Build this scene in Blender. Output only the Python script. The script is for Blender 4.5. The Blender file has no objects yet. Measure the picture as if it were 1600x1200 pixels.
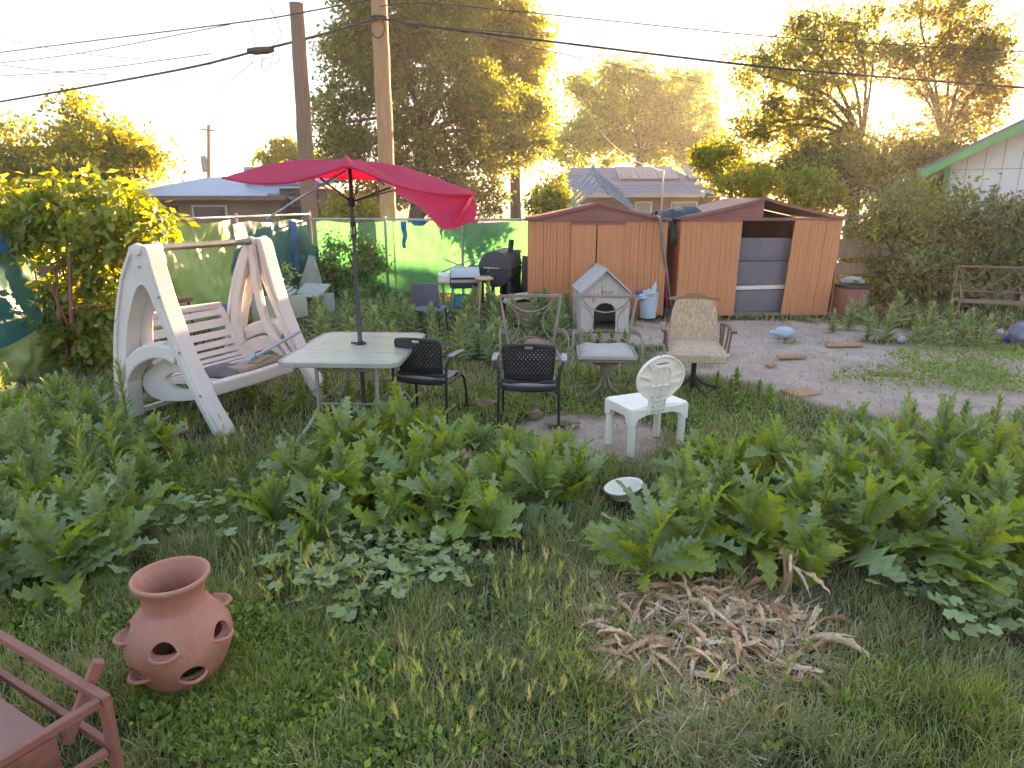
import bpy, bmesh, math, random
import numpy as np
from mathutils import Vector, Matrix, noise
from mathutils.geometry import tessellate_polygon
R = math.radians
rng = random.Random(11)
nr = np.random.default_rng(5)
SC = bpy.context.scene
COL = SC.collection

# ------------------------------------------------------------------ camera
PITCH = R(15.2); CAMH = 2.0; FPX = 1050.0
cam = bpy.data.cameras.new('camera'); camo = bpy.data.objects.new('camera', cam)
COL.objects.link(camo); SC.camera = camo
cam.sensor_width = 36; cam.lens = 36 * FPX / 1600; cam.clip_start = .05; cam.clip_end = 4000
camo.location = (0, 0, CAMH); camo.rotation_euler = (math.pi / 2 - PITCH, 0, 0)

# ------------------------------------------------------------------ sky, sun, exposure
SUN_EL = R(6.6); SUN_AZ = R(27.0)            # azimuth from +Y towards +X
SUNDIR = Vector((math.sin(SUN_AZ) * math.cos(SUN_EL), math.cos(SUN_AZ) * math.cos(SUN_EL), math.sin(SUN_EL)))
W = bpy.data.worlds.new('World'); SC.world = W; W.use_nodes = True
wn = W.node_tree.nodes; wl = W.node_tree.links; wn.clear()
wo = wn.new('ShaderNodeOutputWorld'); wb = wn.new('ShaderNodeBackground'); sky = wn.new('ShaderNodeTexSky')
sky.sky_type = 'NISHITA'; sky.sun_disc = False; sky.sun_elevation = SUN_EL; sky.sun_rotation = SUN_AZ
sky.altitude = 1300; sky.air_density = 1.0; sky.dust_density = 1.0; sky.ozone_density = 3.0
wb.inputs['Strength'].default_value = 0.15
wg = wn.new('ShaderNodeGamma'); wg.inputs['Gamma'].default_value = .13
wl.new(sky.outputs[0], wg.inputs[0]); wh = wn.new('ShaderNodeHueSaturation'); wh.inputs['Saturation'].default_value = 3.8
wl.new(wg.outputs[0], wh.inputs['Color']); wl.new(wh.outputs[0], wb.inputs['Color']); wtc = wn.new('ShaderNodeTexCoord'); wd = wn.new('ShaderNodeVectorMath'); wd.operation = 'DOT_PRODUCT'; wd.inputs[1].default_value = SUNDIR
wnm = wn.new('ShaderNodeVectorMath'); wnm.operation = 'NORMALIZE'; wl.new(wtc.outputs['Generated'], wnm.inputs[0]); wl.new(wnm.outputs[0], wd.inputs[0])
wmx = wn.new('ShaderNodeMath'); wmx.operation = 'MAXIMUM'; wmx.inputs[1].default_value = 0; wl.new(wd.outputs['Value'], wmx.inputs[0])
wpw = wn.new('ShaderNodeMath'); wpw.operation = 'POWER'; wpw.inputs[1].default_value = 1500; wl.new(wmx.outputs[0], wpw.inputs[0])
wb2 = wn.new('ShaderNodeBackground'); wb2.inputs['Color'].default_value = (1, .72, .36, 1); wml = wn.new('ShaderNodeMath'); wml.operation = 'MULTIPLY'; wml.inputs[1].default_value = 3.0
wl.new(wpw.outputs[0], wml.inputs[0]); wl.new(wml.outputs[0], wb2.inputs['Strength'])          # the aureole round the visible sun
wad = wn.new('ShaderNodeAddShader'); wl.new(wb.outputs[0], wad.inputs[0]); wl.new(wb2.outputs[0], wad.inputs[1]); wl.new(wad.outputs[0], wo.inputs['Surface'])
sl = bpy.data.lights.new('sun', 'SUN'); so = bpy.data.objects.new('sun', sl); COL.objects.link(so)
sl.energy = 4.0; sl.angle = R(.6); sl.color = (1.0, .78, .5)
so.rotation_euler = (-SUNDIR).to_track_quat('-Z', 'Y').to_euler(); so.location = (20, 40, 20)
SC.view_settings.view_transform = 'Standard'; SC.view_settings.look = 'None'
SC.view_settings.gamma = 1; SC.view_settings.use_curve_mapping = False
SC.view_settings.exposure = 3.45
SC.view_settings.use_white_balance = True; SC.view_settings.white_balance_temperature = 8900; SC.view_settings.white_balance_tint = 35
SC.cycles.use_denoising = True; SC.cycles.max_bounces = 7; SC.cycles.diffuse_bounces = 4; SC.cycles.glossy_bounces = 2; SC.cycles.transmission_bounces = 5; SC.cycles.volume_bounces = 0; SC.cycles.use_adaptive_sampling = True; SC.cycles.adaptive_threshold = .025; SC.cycles.transparent_max_bounces = 12
SC.cycles.caustics_reflective = False; SC.cycles.caustics_refractive = False

# ------------------------------------------------------------------ pixel helpers (real depth given by ground or Y)
def ray(px, py):
    x = (px - 800) / FPX; v = (600 - py) / FPX
    return Vector((x, math.cos(PITCH) + v * math.sin(PITCH), -math.sin(PITCH) + v * math.cos(PITCH)))
def G(px, py, z=0.0):
    d = ray(px, py); t = (z - CAMH) / d.z; return Vector((d.x * t, d.y * t, z))
def D(px, py, Y):
    d = ray(px, py); t = Y / d.y; return Vector((d.x * t, Y, CAMH + d.z * t))
def GX(px, Y):
    return D(px, 400, Y).x

# ------------------------------------------------------------------ mesh builder
class MB:
    def __init__(s): s.v = []; s.f = []
    def add(s, vs, fs, m=None):
        n = len(s.v)
        s.v += [tuple(m @ Vector(p)) if m is not None else tuple(p) for p in vs]
        s.f += [tuple(i + n for i in f) for f in fs]
        return s
    def box(s, c, size, rot=(0, 0, 0), m=None):
        hx, hy, hz = size[0] / 2, size[1] / 2, size[2] / 2
        mm = Matrix.Translation(c) @ (Matrix.Rotation(rot[2], 4, 'Z') @ Matrix.Rotation(rot[1], 4, 'Y') @ Matrix.Rotation(rot[0], 4, 'X'))
        if m is not None: mm = m @ mm
        vs = [(x * hx, y * hy, z * hz) for x in (-1, 1) for y in (-1, 1) for z in (-1, 1)]
        return s.add(vs, [(0, 1, 3, 2), (4, 6, 7, 5), (0, 4, 5, 1), (2, 3, 7, 6), (0, 2, 6, 4), (1, 5, 7, 3)], mm)
    def bar(s, a, b, w, h, up=(0, 0, 1)):
        return s.sweep([a, b], w, h, up)
    def sweep(s, pts, w, h, up=(0, 0, 1), closed=False):
        pts = [Vector(p) for p in pts]; n = len(pts); up = Vector(up); vs = []; fs = []
        for i, p in enumerate(pts):
            if closed: t = pts[(i + 1) % n] - pts[i - 1]
            else: t = pts[min(i + 1, n - 1)] - pts[max(i - 1, 0)]
            t.normalize(); sd = t.cross(up)
            if sd.length < 1e-4: sd = t.cross(Vector((1, 0, 0)))
            sd.normalize(); u2 = sd.cross(t).normalized()
            ww = w[i] if isinstance(w, (list, tuple)) else w; hh = h[i] if isinstance(h, (list, tuple)) else h
            for a, b in ((-1, -1), (1, -1), (1, 1), (-1, 1)): vs.append(p + sd * (a * ww / 2) + u2 * (b * hh / 2))
        for i in range(n if closed else n - 1):
            j = (i + 1) % n
            for k in range(4): fs.append((4 * i + k, 4 * i + (k + 1) % 4, 4 * j + (k + 1) % 4, 4 * j + k))
        if not closed: fs += [(3, 2, 1, 0), tuple(4 * (n - 1) + k for k in range(4))]
        return s.add(vs, fs)
    def tube(s, pts, r, n=8, closed=False, cap=True):
        pts = [Vector(p) for p in pts]; m = len(pts); vs = []; fs = []
        ref = None
        for i, p in enumerate(pts):
            if closed: t = pts[(i + 1) % m] - pts[i - 1]
            else: t = pts[min(i + 1, m - 1)] - pts[max(i - 1, 0)]
            if t.length < 1e-9: t = Vector((0, 0, 1))
            t.normalize()
            if ref is None:
                ref = t.cross(Vector((0, 0, 1)))
                if ref.length < .1: ref = t.cross(Vector((0, 1, 0)))
            ref = (ref - t * ref.dot(t))
            if ref.length < 1e-6: ref = t.orthogonal()
            ref.normalize(); b = t.cross(ref)
            rr = r[i] if isinstance(r, (list, tuple)) else r
            for k in range(n):
                a = 2 * math.pi * k / n; vs.append(p + ref * (rr * math.cos(a)) + b * (rr * math.sin(a)))
        for i in range(m if closed else m - 1):
            j = (i + 1) % m
            for k in range(n): fs.append((n * i + k, n * j + k, n * j + (k + 1) % n, n * i + (k + 1) % n))
        if cap and not closed: fs += [tuple(range(n)), tuple(n * (m - 1) + k for k in reversed(range(n)))]
        return s.add(vs, fs)
    def lathe(s, prof, n=24, m=None, wob=None):
        vs = []; fs = []; k = len(prof)
        for j in range(n):
            a = 2 * math.pi * j / n
            for r, z in prof:
                q = wob(a, z) if wob else 1
                vs.append((r * q * math.cos(a), r * q * math.sin(a), z))
        for j in range(n):
            for i in range(k - 1):
                a, b = j * k + i, ((j + 1) % n) * k + i
                fs.append((a, b, b + 1, a + 1))
        return s.add(vs, fs, m)
    def extr(s, outer, holes, th, m=None):
        loops = [outer] + list(holes); pts = [p for l in loops for p in l]
        tri = tessellate_polygon([[Vector((p[0], p[1], 0)) for p in l] for l in loops])
        n = len(pts)
        vs = [(p[0], -th / 2, p[1]) for p in pts] + [(p[0], th / 2, p[1]) for p in pts]
        fs = [tuple(t) for t in tri] + [tuple(i + n for i in reversed(t)) for t in tri]
        o = 0
        for l in loops:
            k = len(l)
            for i in range(k): a, b = o + i, o + (i + 1) % k; fs.append((a, b, b + n, a + n))
            o += k
        return s.add(vs, fs, m)
    def grid(s, fn, nu, nv, m=None):
        vs = [fn(i / nu, j / nv) for j in range(nv + 1) for i in range(nu + 1)]
        fs = [(j * (nu + 1) + i, j * (nu + 1) + i + 1, (j + 1) * (nu + 1) + i + 1, (j + 1) * (nu + 1) + i) for j in range(nv) for i in range(nu)]
        return s.add(vs, fs, m)
    def mesh(s, name, mat=None, smooth=False, fixn=True, ang=40):
        me = bpy.data.meshes.new(name); me.from_pydata(s.v, [], s.f)
        if fixn:
            bm = bmesh.new(); bm.from_mesh(me); bmesh.ops.recalc_face_normals(bm, faces=bm.faces); bm.to_mesh(me); bm.free()
        if mat: me.materials.append(mat)
        if smooth:
            me.polygons.foreach_set('use_smooth', [True] * len(me.polygons)); me.set_sharp_from_angle(angle=R(ang))
        me.update(); return me
    def build(s, name, mat=None, parent=None, smooth=False, bevel=0, fixn=True, ang=40, thick=0, sub=0):
        o = bpy.data.objects.new(name, s.mesh(name, mat, smooth, fixn, ang)); COL.objects.link(o)
        if parent: o.parent = parent
        if thick:
            md = o.modifiers.new('solid', 'SOLIDIFY'); md.thickness = thick; md.offset = 0
        if sub:
            md = o.modifiers.new('sub', 'SUBSURF'); md.levels = sub; md.render_levels = sub
        if bevel:
            md = o.modifiers.new('bevel', 'BEVEL'); md.width = bevel; md.segments = 2; md.limit_method = 'ANGLE'; md.angle_limit = R(50)
        return o

def tag(o, label=None, cat=None, group=None, kind=None):
    if label: o['label'] = label
    if cat: o['category'] = cat
    if group: o['group'] = group
    if kind: o['kind'] = kind
    return o
def thing(name, label, cat, loc=(0, 0, 0), rz=0, group=None):
    o = bpy.data.objects.new(name, None); COL.objects.link(o); o.empty_display_size = .1
    o.location = loc; o.rotation_euler = (0, 0, rz)
    return tag(o, label, cat, group)
def inst(name, me, parent=None, m=None):
    o = bpy.data.objects.new(name, me); COL.objects.link(o)
    if parent: o.parent = parent
    if m is not None: o.matrix_local = m
    return o
def copy_tree(o, parent=None):
    c = o.copy(); COL.objects.link(c); c.parent = parent
    for ch in list(o.children): copy_tree(ch, c)
    return c
def spline(pts, n=8):
    P = [Vector(p) for p in pts]; out = []
    for i in range(len(P) - 1):
        p0 = P[max(i - 1, 0)]; p1 = P[i]; p2 = P[i + 1]; p3 = P[min(i + 2, len(P) - 1)]
        for k in range(n):
            t = k / n
            out.append(.5 * ((2 * p1) + (p2 - p0) * t + (2 * p0 - 5 * p1 + 4 * p2 - p3) * t * t + (3 * p1 - p0 - 3 * p2 + p3) * t ** 3))
    out.append(P[-1]); return out
def spl2(pts, n=6, closed=True):
    P = [Vector((p[0], p[1])) for p in pts]; m = len(P); out = []
    for i in range(m if closed else m - 1):
        p0 = P[(i - 1) % m]; p1 = P[i]; p2 = P[(i + 1) % m]; p3 = P[(i + 2) % m]
        for k in range(n):
            t = k / n; q = .5 * ((2 * p1) + (p2 - p0) * t + (2 * p0 - 5 * p1 + 4 * p2 - p3) * t * t + (3 * p1 - p0 - 3 * p2 + p3) * t ** 3)
            out.append((q.x, q.y))
    return out
def arc(c, r, a0, a1, n=12, plane='xz'):
    out = []
    for i in range(n + 1):
        a = a0 + (a1 - a0) * i / n; u, v = r * math.cos(a), r * math.sin(a)
        out.append(Vector((c[0] + u, c[1], c[2] + v)) if plane == 'xz' else Vector((c[0] + u, c[1] + v, c[2])))
    return out

# ------------------------------------------------------------------ materials
def lin(c):
    if isinstance(c, str):
        c = tuple(int(c[i:i + 2], 16) / 255 for i in (0, 2, 4))
        return tuple(x / 12.92 if x <= .04045 else ((x + .055) / 1.055) ** 2.4 for x in c)
    return tuple(c[:3])
def rgba(c): return (*lin(c), 1)
MC = {}
def mat(name, c1, c2=None, rough=.6, metal=0, scale=4, detail=6, stretch=(1, 1, 1), bump=.15, bscale=60, c3=None, s3=2, t3=.58, w3=.1, transl=0, tcol=None, spec=.5, coat=0):
    if name in MC: return MC[name]
    m = bpy.data.materials.new(name); m.use_nodes = True; N = m.node_tree.nodes; L = m.node_tree.links
    b = N['Principled BSDF']; tc = N.new('ShaderNodeTexCoord'); mp = N.new('ShaderNodeMapping'); mp.inputs['Scale'].default_value = stretch
    L.new(tc.outputs['Object'], mp.inputs[0]); oi = N.new('ShaderNodeObjectInfo')
    mul = N.new('ShaderNodeMath'); mul.operation = 'MULTIPLY'; mul.inputs[1].default_value = 37; L.new(oi.outputs['Random'], mul.inputs[0])
    n1 = N.new('ShaderNodeTexNoise'); n1.noise_dimensions = '4D'; n1.inputs['Scale'].default_value = scale; n1.inputs['Detail'].default_value = detail; n1.inputs['Roughness'].default_value = .62
    L.new(mp.outputs[0], n1.inputs['Vector']); L.new(mul.outputs[0], n1.inputs['W'])
    cr = N.new('ShaderNodeValToRGB'); c2 = c2 or tuple(x * .72 for x in lin(c1))
    cr.color_ramp.elements[0].position = .32; cr.color_ramp.elements[0].color = rgba(c2)
    cr.color_ramp.elements[1].position = .66; cr.color_ramp.elements[1].color = rgba(c1); L.new(n1.outputs['Fac'], cr.inputs[0])
    out = cr.outputs[0]
    if c3:
        n3 = N.new('ShaderNodeTexNoise'); n3.noise_dimensions = '4D'; n3.inputs['Scale'].default_value = s3; n3.inputs['Detail'].default_value = 8; n3.inputs['Roughness'].default_value = .7
        L.new(tc.outputs['Object'], n3.inputs['Vector']); L.new(mul.outputs[0], n3.inputs['W'])
        r3 = N.new('ShaderNodeValToRGB'); r3.color_ramp.elements[0].position = t3; r3.color_ramp.elements[0].color = (0, 0, 0, 1)
        r3.color_ramp.elements[1].position = min(1, t3 + w3); r3.color_ramp.elements[1].color = (1, 1, 1, 1); L.new(n3.outputs['Fac'], r3.inputs[0])
        mx = N.new('ShaderNodeMix'); mx.data_type = 'RGBA'; L.new(r3.outputs[0], mx.inputs['Factor']); L.new(out, mx.inputs['A']); mx.inputs['B'].default_value = rgba(c3)
        out = mx.outputs['Result']
    L.new(out, b.inputs['Base Color'])
    b.inputs['Metallic'].default_value = metal; b.inputs['Specular IOR Level'].default_value = spec; b.inputs['Coat Weight'].default_value = coat
    rr = N.new('ShaderNodeMapRange'); rr.inputs['To Min'].default_value = max(.03, rough - .12); rr.inputs['To Max'].default_value = min(1, rough + .12); L.new(n1.outputs['Fac'], rr.inputs[0]); L.new(rr.outputs[0], b.inputs['Roughness'])
    if bump:
        n2 = N.new('ShaderNodeTexNoise'); n2.inputs['Scale'].default_value = bscale; n2.inputs['Detail'].default_value = 4; L.new(mp.outputs[0], n2.inputs['Vector'])
        bp = N.new('ShaderNodeBump'); bp.inputs['Strength'].default_value = bump; bp.inputs['Distance'].default_value = .01; L.new(n2.outputs['Fac'], bp.inputs['Height']); L.new(bp.outputs[0], b.inputs['Normal'])
    if transl:
        tr = N.new('ShaderNodeBsdfTranslucent'); ms = N.new('ShaderNodeMixShader'); ms.inputs[0].default_value = transl
        if tcol: tr.inputs[0].default_value = rgba(tcol)
        else: L.new(out, tr.inputs[0])
        L.new(b.outputs[0], ms.inputs[1]); L.new(tr.outputs[0], ms.inputs[2]); L.new(ms.outputs[0], N['Material Output'].inputs[0])
    MC[name] = m; return m
def leafmat(name, cols=None, transl=.45, rough=.5, warm=(1.5, 1.35, .5), vein=0):
    """foliage: colour from the point attribute Col, or a ramp over the per-object random number"""
    if name in MC: return MC[name]
    m = bpy.data.materials.new(name); m.use_nodes = True; N = m.node_tree.nodes; L = m.node_tree.links; b = N['Principled BSDF']
    if cols is None:
        at = N.new('ShaderNodeAttribute'); at.attribute_name = 'Col'; out = at.outputs['Color']
    else:
        oi = N.new('ShaderNodeObjectInfo'); cr = N.new('ShaderNodeValToRGB'); e = cr.color_ramp.elements
        while len(e) < len(cols): e.new(.5)
        for i, c in enumerate(cols): e[i].position = i / (len(cols) - 1); e[i].color = rgba(c)
        L.new(oi.outputs['Random'], cr.inputs[0]); out = cr.outputs[0]
    tc = N.new('ShaderNodeTexCoord'); n1 = N.new('ShaderNodeTexNoise'); n1.inputs['Scale'].default_value = 18; n1.inputs['Detail'].default_value = 4; L.new(tc.outputs['Object'], n1.inputs['Vector'])
    mr = N.new('ShaderNodeMapRange'); mr.inputs['From Min'].default_value = .3; mr.inputs['From Max'].default_value = .7; mr.inputs['To Min'].default_value = 1.2; mr.inputs['To Max'].default_value = 2.2; L.new(n1.outputs['Fac'], mr.inputs[0])
    hv = N.new('ShaderNodeHueSaturation'); L.new(mr.outputs[0], hv.inputs['Value']); L.new(out, hv.inputs['Color'])
    out = hv.outputs[0]
    if vein:
        at2 = N.new('ShaderNodeAttribute'); at2.attribute_name = 'vein'; pw = N.new('ShaderNodeMath'); pw.operation = 'POWER'; pw.inputs[1].default_value = 5; L.new(at2.outputs['Fac'], pw.inputs[0])
        mx2 = N.new('ShaderNodeMix'); mx2.data_type = 'RGBA'; L.new(pw.outputs[0], mx2.inputs['Factor']); L.new(out, mx2.inputs['A']); mx2.inputs['B'].default_value = (.3, .36, .2, 1)
        out = mx2.outputs['Result']
    L.new(out, b.inputs['Base Color'])
    b.inputs['Roughness'].default_value = rough; b.inputs['Specular IOR Level'].default_value = .35
    mx = N.new('ShaderNodeMix'); mx.data_type = 'RGBA'; mx.blend_type = 'MULTIPLY'; mx.inputs['Factor'].default_value = 1; L.new(out, mx.inputs['A']); mx.inputs['B'].default_value = (*warm, 1)
    tr = N.new('ShaderNodeBsdfTranslucent'); L.new(mx.outputs['Result'], tr.inputs[0])
    ms = N.new('ShaderNodeMixShader'); ms.inputs[0].default_value = transl
    L.new(b.outputs[0], ms.inputs[1]); L.new(tr.outputs[0], ms.inputs[2]); L.new(ms.outputs[0], N['Material Output'].inputs[0])
    MC[name] = m; return m
def np_mesh(name, V, F, mat, col=None, smooth=False):
    """V (n,3), F (m,k) equal-size faces, col (n,3) point colour"""
    me = bpy.data.meshes.new(name); n = len(V); m, k = F.shape
    me.vertices.add(n); me.vertices.foreach_set('co', np.ascontiguousarray(V, dtype=np.float32).ravel())
    me.loops.add(m * k); me.loops.foreach_set('vertex_index', np.ascontiguousarray(F, dtype=np.int32).ravel())
    me.polygons.add(m); me.polygons.foreach_set('loop_start', np.arange(0, m * k, k, dtype=np.int32))
    if smooth: me.polygons.foreach_set('use_smooth', np.ones(m, dtype=bool))
    if col is not None:
        a = me.color_attributes.new('Col', 'FLOAT_COLOR', 'POINT'); c4 = np.ones((n, 4), dtype=np.float32); c4[:, :3] = col
        a.data.foreach_set('color', c4.ravel())
    me.materials.append(mat); me.update(calc_edges=True); me.validate(); return me
# ------------------------------------------------------------------ ground
def sm(e0, e1, x):
    t = min(1, max(0, (x - e0) / (e1 - e0))); return t * t * (3 - 2 * t)
def dirt(x, y):
    n = noise.noise((x * .9, y * .9, 3.1)) * .45 + noise.noise((x * 3.1, y * 3.1, 8.)) * .22
    v = 0
    for cx, cy, rx, ry, ang in ((4.9, 8.0, 2.7, 1.75, -.25), (3.7, 10.6, 2.6, .9, 0), (2.1, 10.3, 1.0, .8, 0), (.75, 5.75, .7, .6, 0), (-5.2, 5.5, .8, .9, 0), (5.6, 6.4, 1.6, .8, 0), (5.2, 7.0, 2.2, 1.2, 0)):
        dx, dy = x - cx, y - cy; c, s = math.cos(ang), math.sin(ang); u, w = (dx * c + dy * s) / rx, (-dx * s + dy * c) / ry
        v = max(v, 1.3 - math.hypot(u, w))
    return sm(.12, .42, v + n * .8)
def hgt(x, y):
    f = sm(60, 25, math.hypot(x, y))
    return (noise.noise((x * .55, y * .55, 1.7)) * .028 + noise.noise((x * 2.3, y * 2.3, 5.)) * .012) * f - .012
def axis(lo, hi, step, far):
    a = list(np.arange(lo, hi + .001, step)); s = step; x = hi; up = []
    while x < far: s *= 1.35; x += s; up.append(x)
    s = step; x = lo; dn = []
    while x > -far: s *= 1.35; x -= s; dn.append(x)
    return dn[::-1] + a + up
gx = axis(-8, 10, .11, 330); gy = axis(.6, 15, .11, 330)
GV = []; GC = []
for y in gy:
    for x in gx:
        GV.append((x, y, hgt(x, y))); d = dirt(x, y) if -9 < x < 11 and 0 < y < 16 else .25
        GC.append((d, d, d))
nx = len(gx); iy, ix = np.meshgrid(np.arange(len(gy) - 1), np.arange(nx - 1), indexing='ij'); a = (iy * nx + ix).ravel()
gm = bpy.data.materials.new('earth'); gm.use_nodes = True; N = gm.node_tree.nodes; L = gm.node_tree.links; b = N['Principled BSDF']
at = N.new('ShaderNodeAttribute'); at.attribute_name = 'Col'; tc = N.new('ShaderNodeTexCoord')
def noisen(sc, det=8, ro=.65):
    n = N.new('ShaderNodeTexNoise'); n.inputs['Scale'].default_value = sc; n.inputs['Detail'].default_value = det; n.inputs['Roughness'].default_value = ro; L.new(tc.outputs['Object'], n.inputs['Vector']); return n
def rampn(src, c1, c2, p0=.35, p1=.65):
    r = N.new('ShaderNodeValToRGB'); r.color_ramp.elements[0].position = p0; r.color_ramp.elements[0].color = rgba(c1); r.color_ramp.elements[1].position = p1; r.color_ramp.elements[1].color = rgba(c2); L.new(src, r.inputs[0]); return r
n1 = noisen(2.2); n2 = noisen(26); n3 = noisen(.9)
r1 = rampn(n1.outputs[0], (.45, .295, .25), (.60, .42, .365)); r2 = rampn(n2.outputs[0], (.035, .04, .018), (.085, .085, .04))
mx = N.new('ShaderNodeMix'); mx.data_type = 'RGBA'; L.new(at.outputs['Fac'], mx.inputs['Factor']); L.new(r2.outputs[0], mx.inputs['A']); L.new(r1.outputs[0], mx.inputs['B'])
mx2 = N.new('ShaderNodeMix'); mx2.data_type = 'RGBA'; mx2.blend_type = 'MULTIPLY'; mx2.inputs['Factor'].default_value = .6; rs = rampn(n2.outputs[0], (.55, .55, .55), (1.1, 1.1, 1.1), .3, .6); L.new(mx.outputs['Result'], mx2.inputs['A']); L.new(rs.outputs[0], mx2.inputs['B'])
L.new(mx2.outputs['Result'], b.inputs['Base Color']); b.inputs['Roughness'].default_value = .95; b.inputs['Specular IOR Level'].default_value = .2
bp = N.new('ShaderNodeBump'); bp.inputs['Strength'].default_value = .7; bp.inputs['Distance'].default_value = .03; nb = noisen(38, 8, .7); L.new(nb.outputs[0], bp.inputs['Height']); L.new(bp.outputs[0], b.inputs['Normal'])
go = inst('ground', np_mesh('ground', np.array(GV), np.stack([a, a + 1, a + nx + 1, a + nx], 1), gm, np.array(GC), True)); go['kind'] = 'structure'

# ------------------------------------------------------------------ distant hills
hb = MB()
def hillf(u, v):
    x = -300 + 600 * u; e = 9.5 + 3.5 * noise.noise((x * .02, 0, 2)) + 1.6 * noise.noise((x * .06, 4, 2))
    e *= .25 + .75 * sm(40, -100, x); return (x, 280 + 40 * v, -.5 + min(12.5, e) * math.sin(math.pi * min(1, v * .96 + .02)))
hb.grid(hillf, 120, 8)
hb.build('hills', mat('hill_scrub', (.14, .16, .15), (.10, .12, .12), rough=1, scale=.01, bump=0), smooth=True)['kind'] = 'structure'

# ------------------------------------------------------------------ materials of the yard
WOODPRINT = mat('woodgrain_steel', (.74, .27, .125), (.62, .21, .095), rough=.5, scale=3, stretch=(14, 14, .6), bump=.05, c3=(.33, .16, .10), s3=1.2, t3=.6, w3=.25)
MAROON = mat('maroon_steel', (.36, .12, .10), (.27, .09, .075), rough=.5, scale=2, bump=.05, c3=(.30, .17, .13), s3=4, t3=.62, w3=.1)
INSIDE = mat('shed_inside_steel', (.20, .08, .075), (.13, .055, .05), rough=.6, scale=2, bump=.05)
GREYBIN = mat('grey_storage_panel', (.20, .175, .21), (.15, .13, .16), rough=.55, scale=3, c3=(.30, .26, .28), s3=6, t3=.66, w3=.08)
OLDWOOD = mat('weathered_wood', (.33, .26, .20), (.20, .155, .12), rough=.85, scale=3, stretch=(10, 10, .8), bump=.5, bscale=30, c3=(.14, .10, .08), s3=3, t3=.62)
PLY = mat('grey_plywood', (.44, .42, .40), (.30, .285, .27), rough=.85, scale=3, stretch=(6, 6, .8), bump=.3, bscale=25, c3=(.22, .2, .19), s3=4, t3=.62)
WHITEPL = mat('aged_white_plastic', (.80, .715, .67), (.68, .60, .56), rough=.5, scale=2.5, bump=.08, c3=(.36, .29, .24), s3=5, t3=.64, w3=.14)
BRIGHTPL = mat('white_plastic', (.93, .84, .77), (.83, .74, .67), rough=.4, scale=4, bump=.05, c3=(.45, .40, .36), s3=9, t3=.68, w3=.07)
GALV = mat('galvanised_steel', (.46, .47, .48), (.33, .34, .34), rough=.42, metal=.8, scale=8, bump=.05)
RUSTY = mat('rust_painted_steel', (.36, .12, .09), (.26, .09, .065), rough=.7, scale=5, bump=.3, bscale=50, c3=(.12, .055, .035), s3=4, t3=.56, w3=.12)
BLACKM = mat('black_paint_steel', (.035, .036, .045), (.02, .02, .025), rough=.45, scale=5, bump=.1, c3=(.10, .09, .085), s3=8, t3=.66)
TAUPE = mat('taupe_frame', (.34, .245, .215), (.25, .18, .155), rough=.5, scale=6, bump=.1, c3=(.17, .085, .05), s3=7, t3=.62)
BLUETARP = mat('blue_tarp', (.01, .22, .50), (.008, .15, .36), rough=.4, transl=.3, bump=.2, bscale=30)
WHITEBAG = mat('white_bag', (.62, .66, .72), (.48, .53, .62), rough=.35, transl=.15, bump=.5, bscale=18)
BLUEPL = mat('blue_plastic', (.03, .25, .62), (.02, .18, .48), rough=.4, bump=.05)
CABLE = mat('cable_jacket', (.028, .028, .035), (.018, .018, .022), rough=.6, bump=0)
CABLEG = mat('grey_cable_jacket', (.22, .2, .21), (.14, .13, .14), rough=.6, bump=0)
POLE1 = mat('old_pole_wood', (.30, .19, .145), (.18, .11, .085), rough=.9, scale=4, stretch=(9, 9, .5), bump=.6, bscale=26, c3=(.08, .05, .045), s3=3, t3=.64)
POLE2 = mat('new_pole_wood', (.54, .29, .165), (.40, .20, .11), rough=.85, scale=4, stretch=(9, 9, .5), bump=.4, bscale=30, c3=(.22, .10, .06), s3=1.5, t3=.62)
BARK = mat('tree_bark', (.13, .10, .085), (.07, .055, .045), rough=.95, scale=6, stretch=(3, 3, 1), bump=.6, bscale=20)
GREENTRIM = mat('green_trim_paint', (.012, .42, .15), (.01, .34, .12), rough=.5, bump=.05)
GLASSDK = mat('window_glass', (.05, .06, .07), (.03, .04, .05), rough=.08, bump=0, spec=.8)
WHITEFRAME = mat('white_window_frame', (.66, .67, .66), (.55, .56, .55), rough=.5)

# ------------------------------------------------------------------ sheds
def ribbed(mb, x0, x1, y, z0, z1, nrib, depth, lean=0):
    """vertical ribbed sheet from x0..x1, thickness real; lean shifts the bottom in x"""
    prof = []
    for i in range(nrib):
        a = x0 + (x1 - x0) * i / nrib; w = (x1 - x0) / nrib
        prof += [(a, 0), (a + w * .06, depth), (a + w * .12, 0), (a + w * .5, 0), (a + w * .56, depth * .6), (a + w * .62, 0)]
    prof.append((x1, 0)); n = len(prof); vs = []; fs = []
    for z, l in ((z0, lean), (z1, 0)):
        for px, dy in prof: vs.append((px + l, y - .004 + dy, z))
        for px, dy in prof: vs.append((px + l, y + .012 + dy, z))
    for i in range(n - 1):
        fs += [(i, i + 1, 2 * n + i + 1, 2 * n + i), (n + i + 1, n + i, 3 * n + i, 3 * n + i + 1), (i, n + i, n + i + 1, i + 1), (2 * n + i, 2 * n + i + 1, 3 * n + i + 1, 3 * n + i)]
    fs += [(0, 2 * n, 3 * n, n), (n - 1, 2 * n - 1, 4 * n - 1, 3 * n - 1)]
    mb.add(vs, fs)
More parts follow.
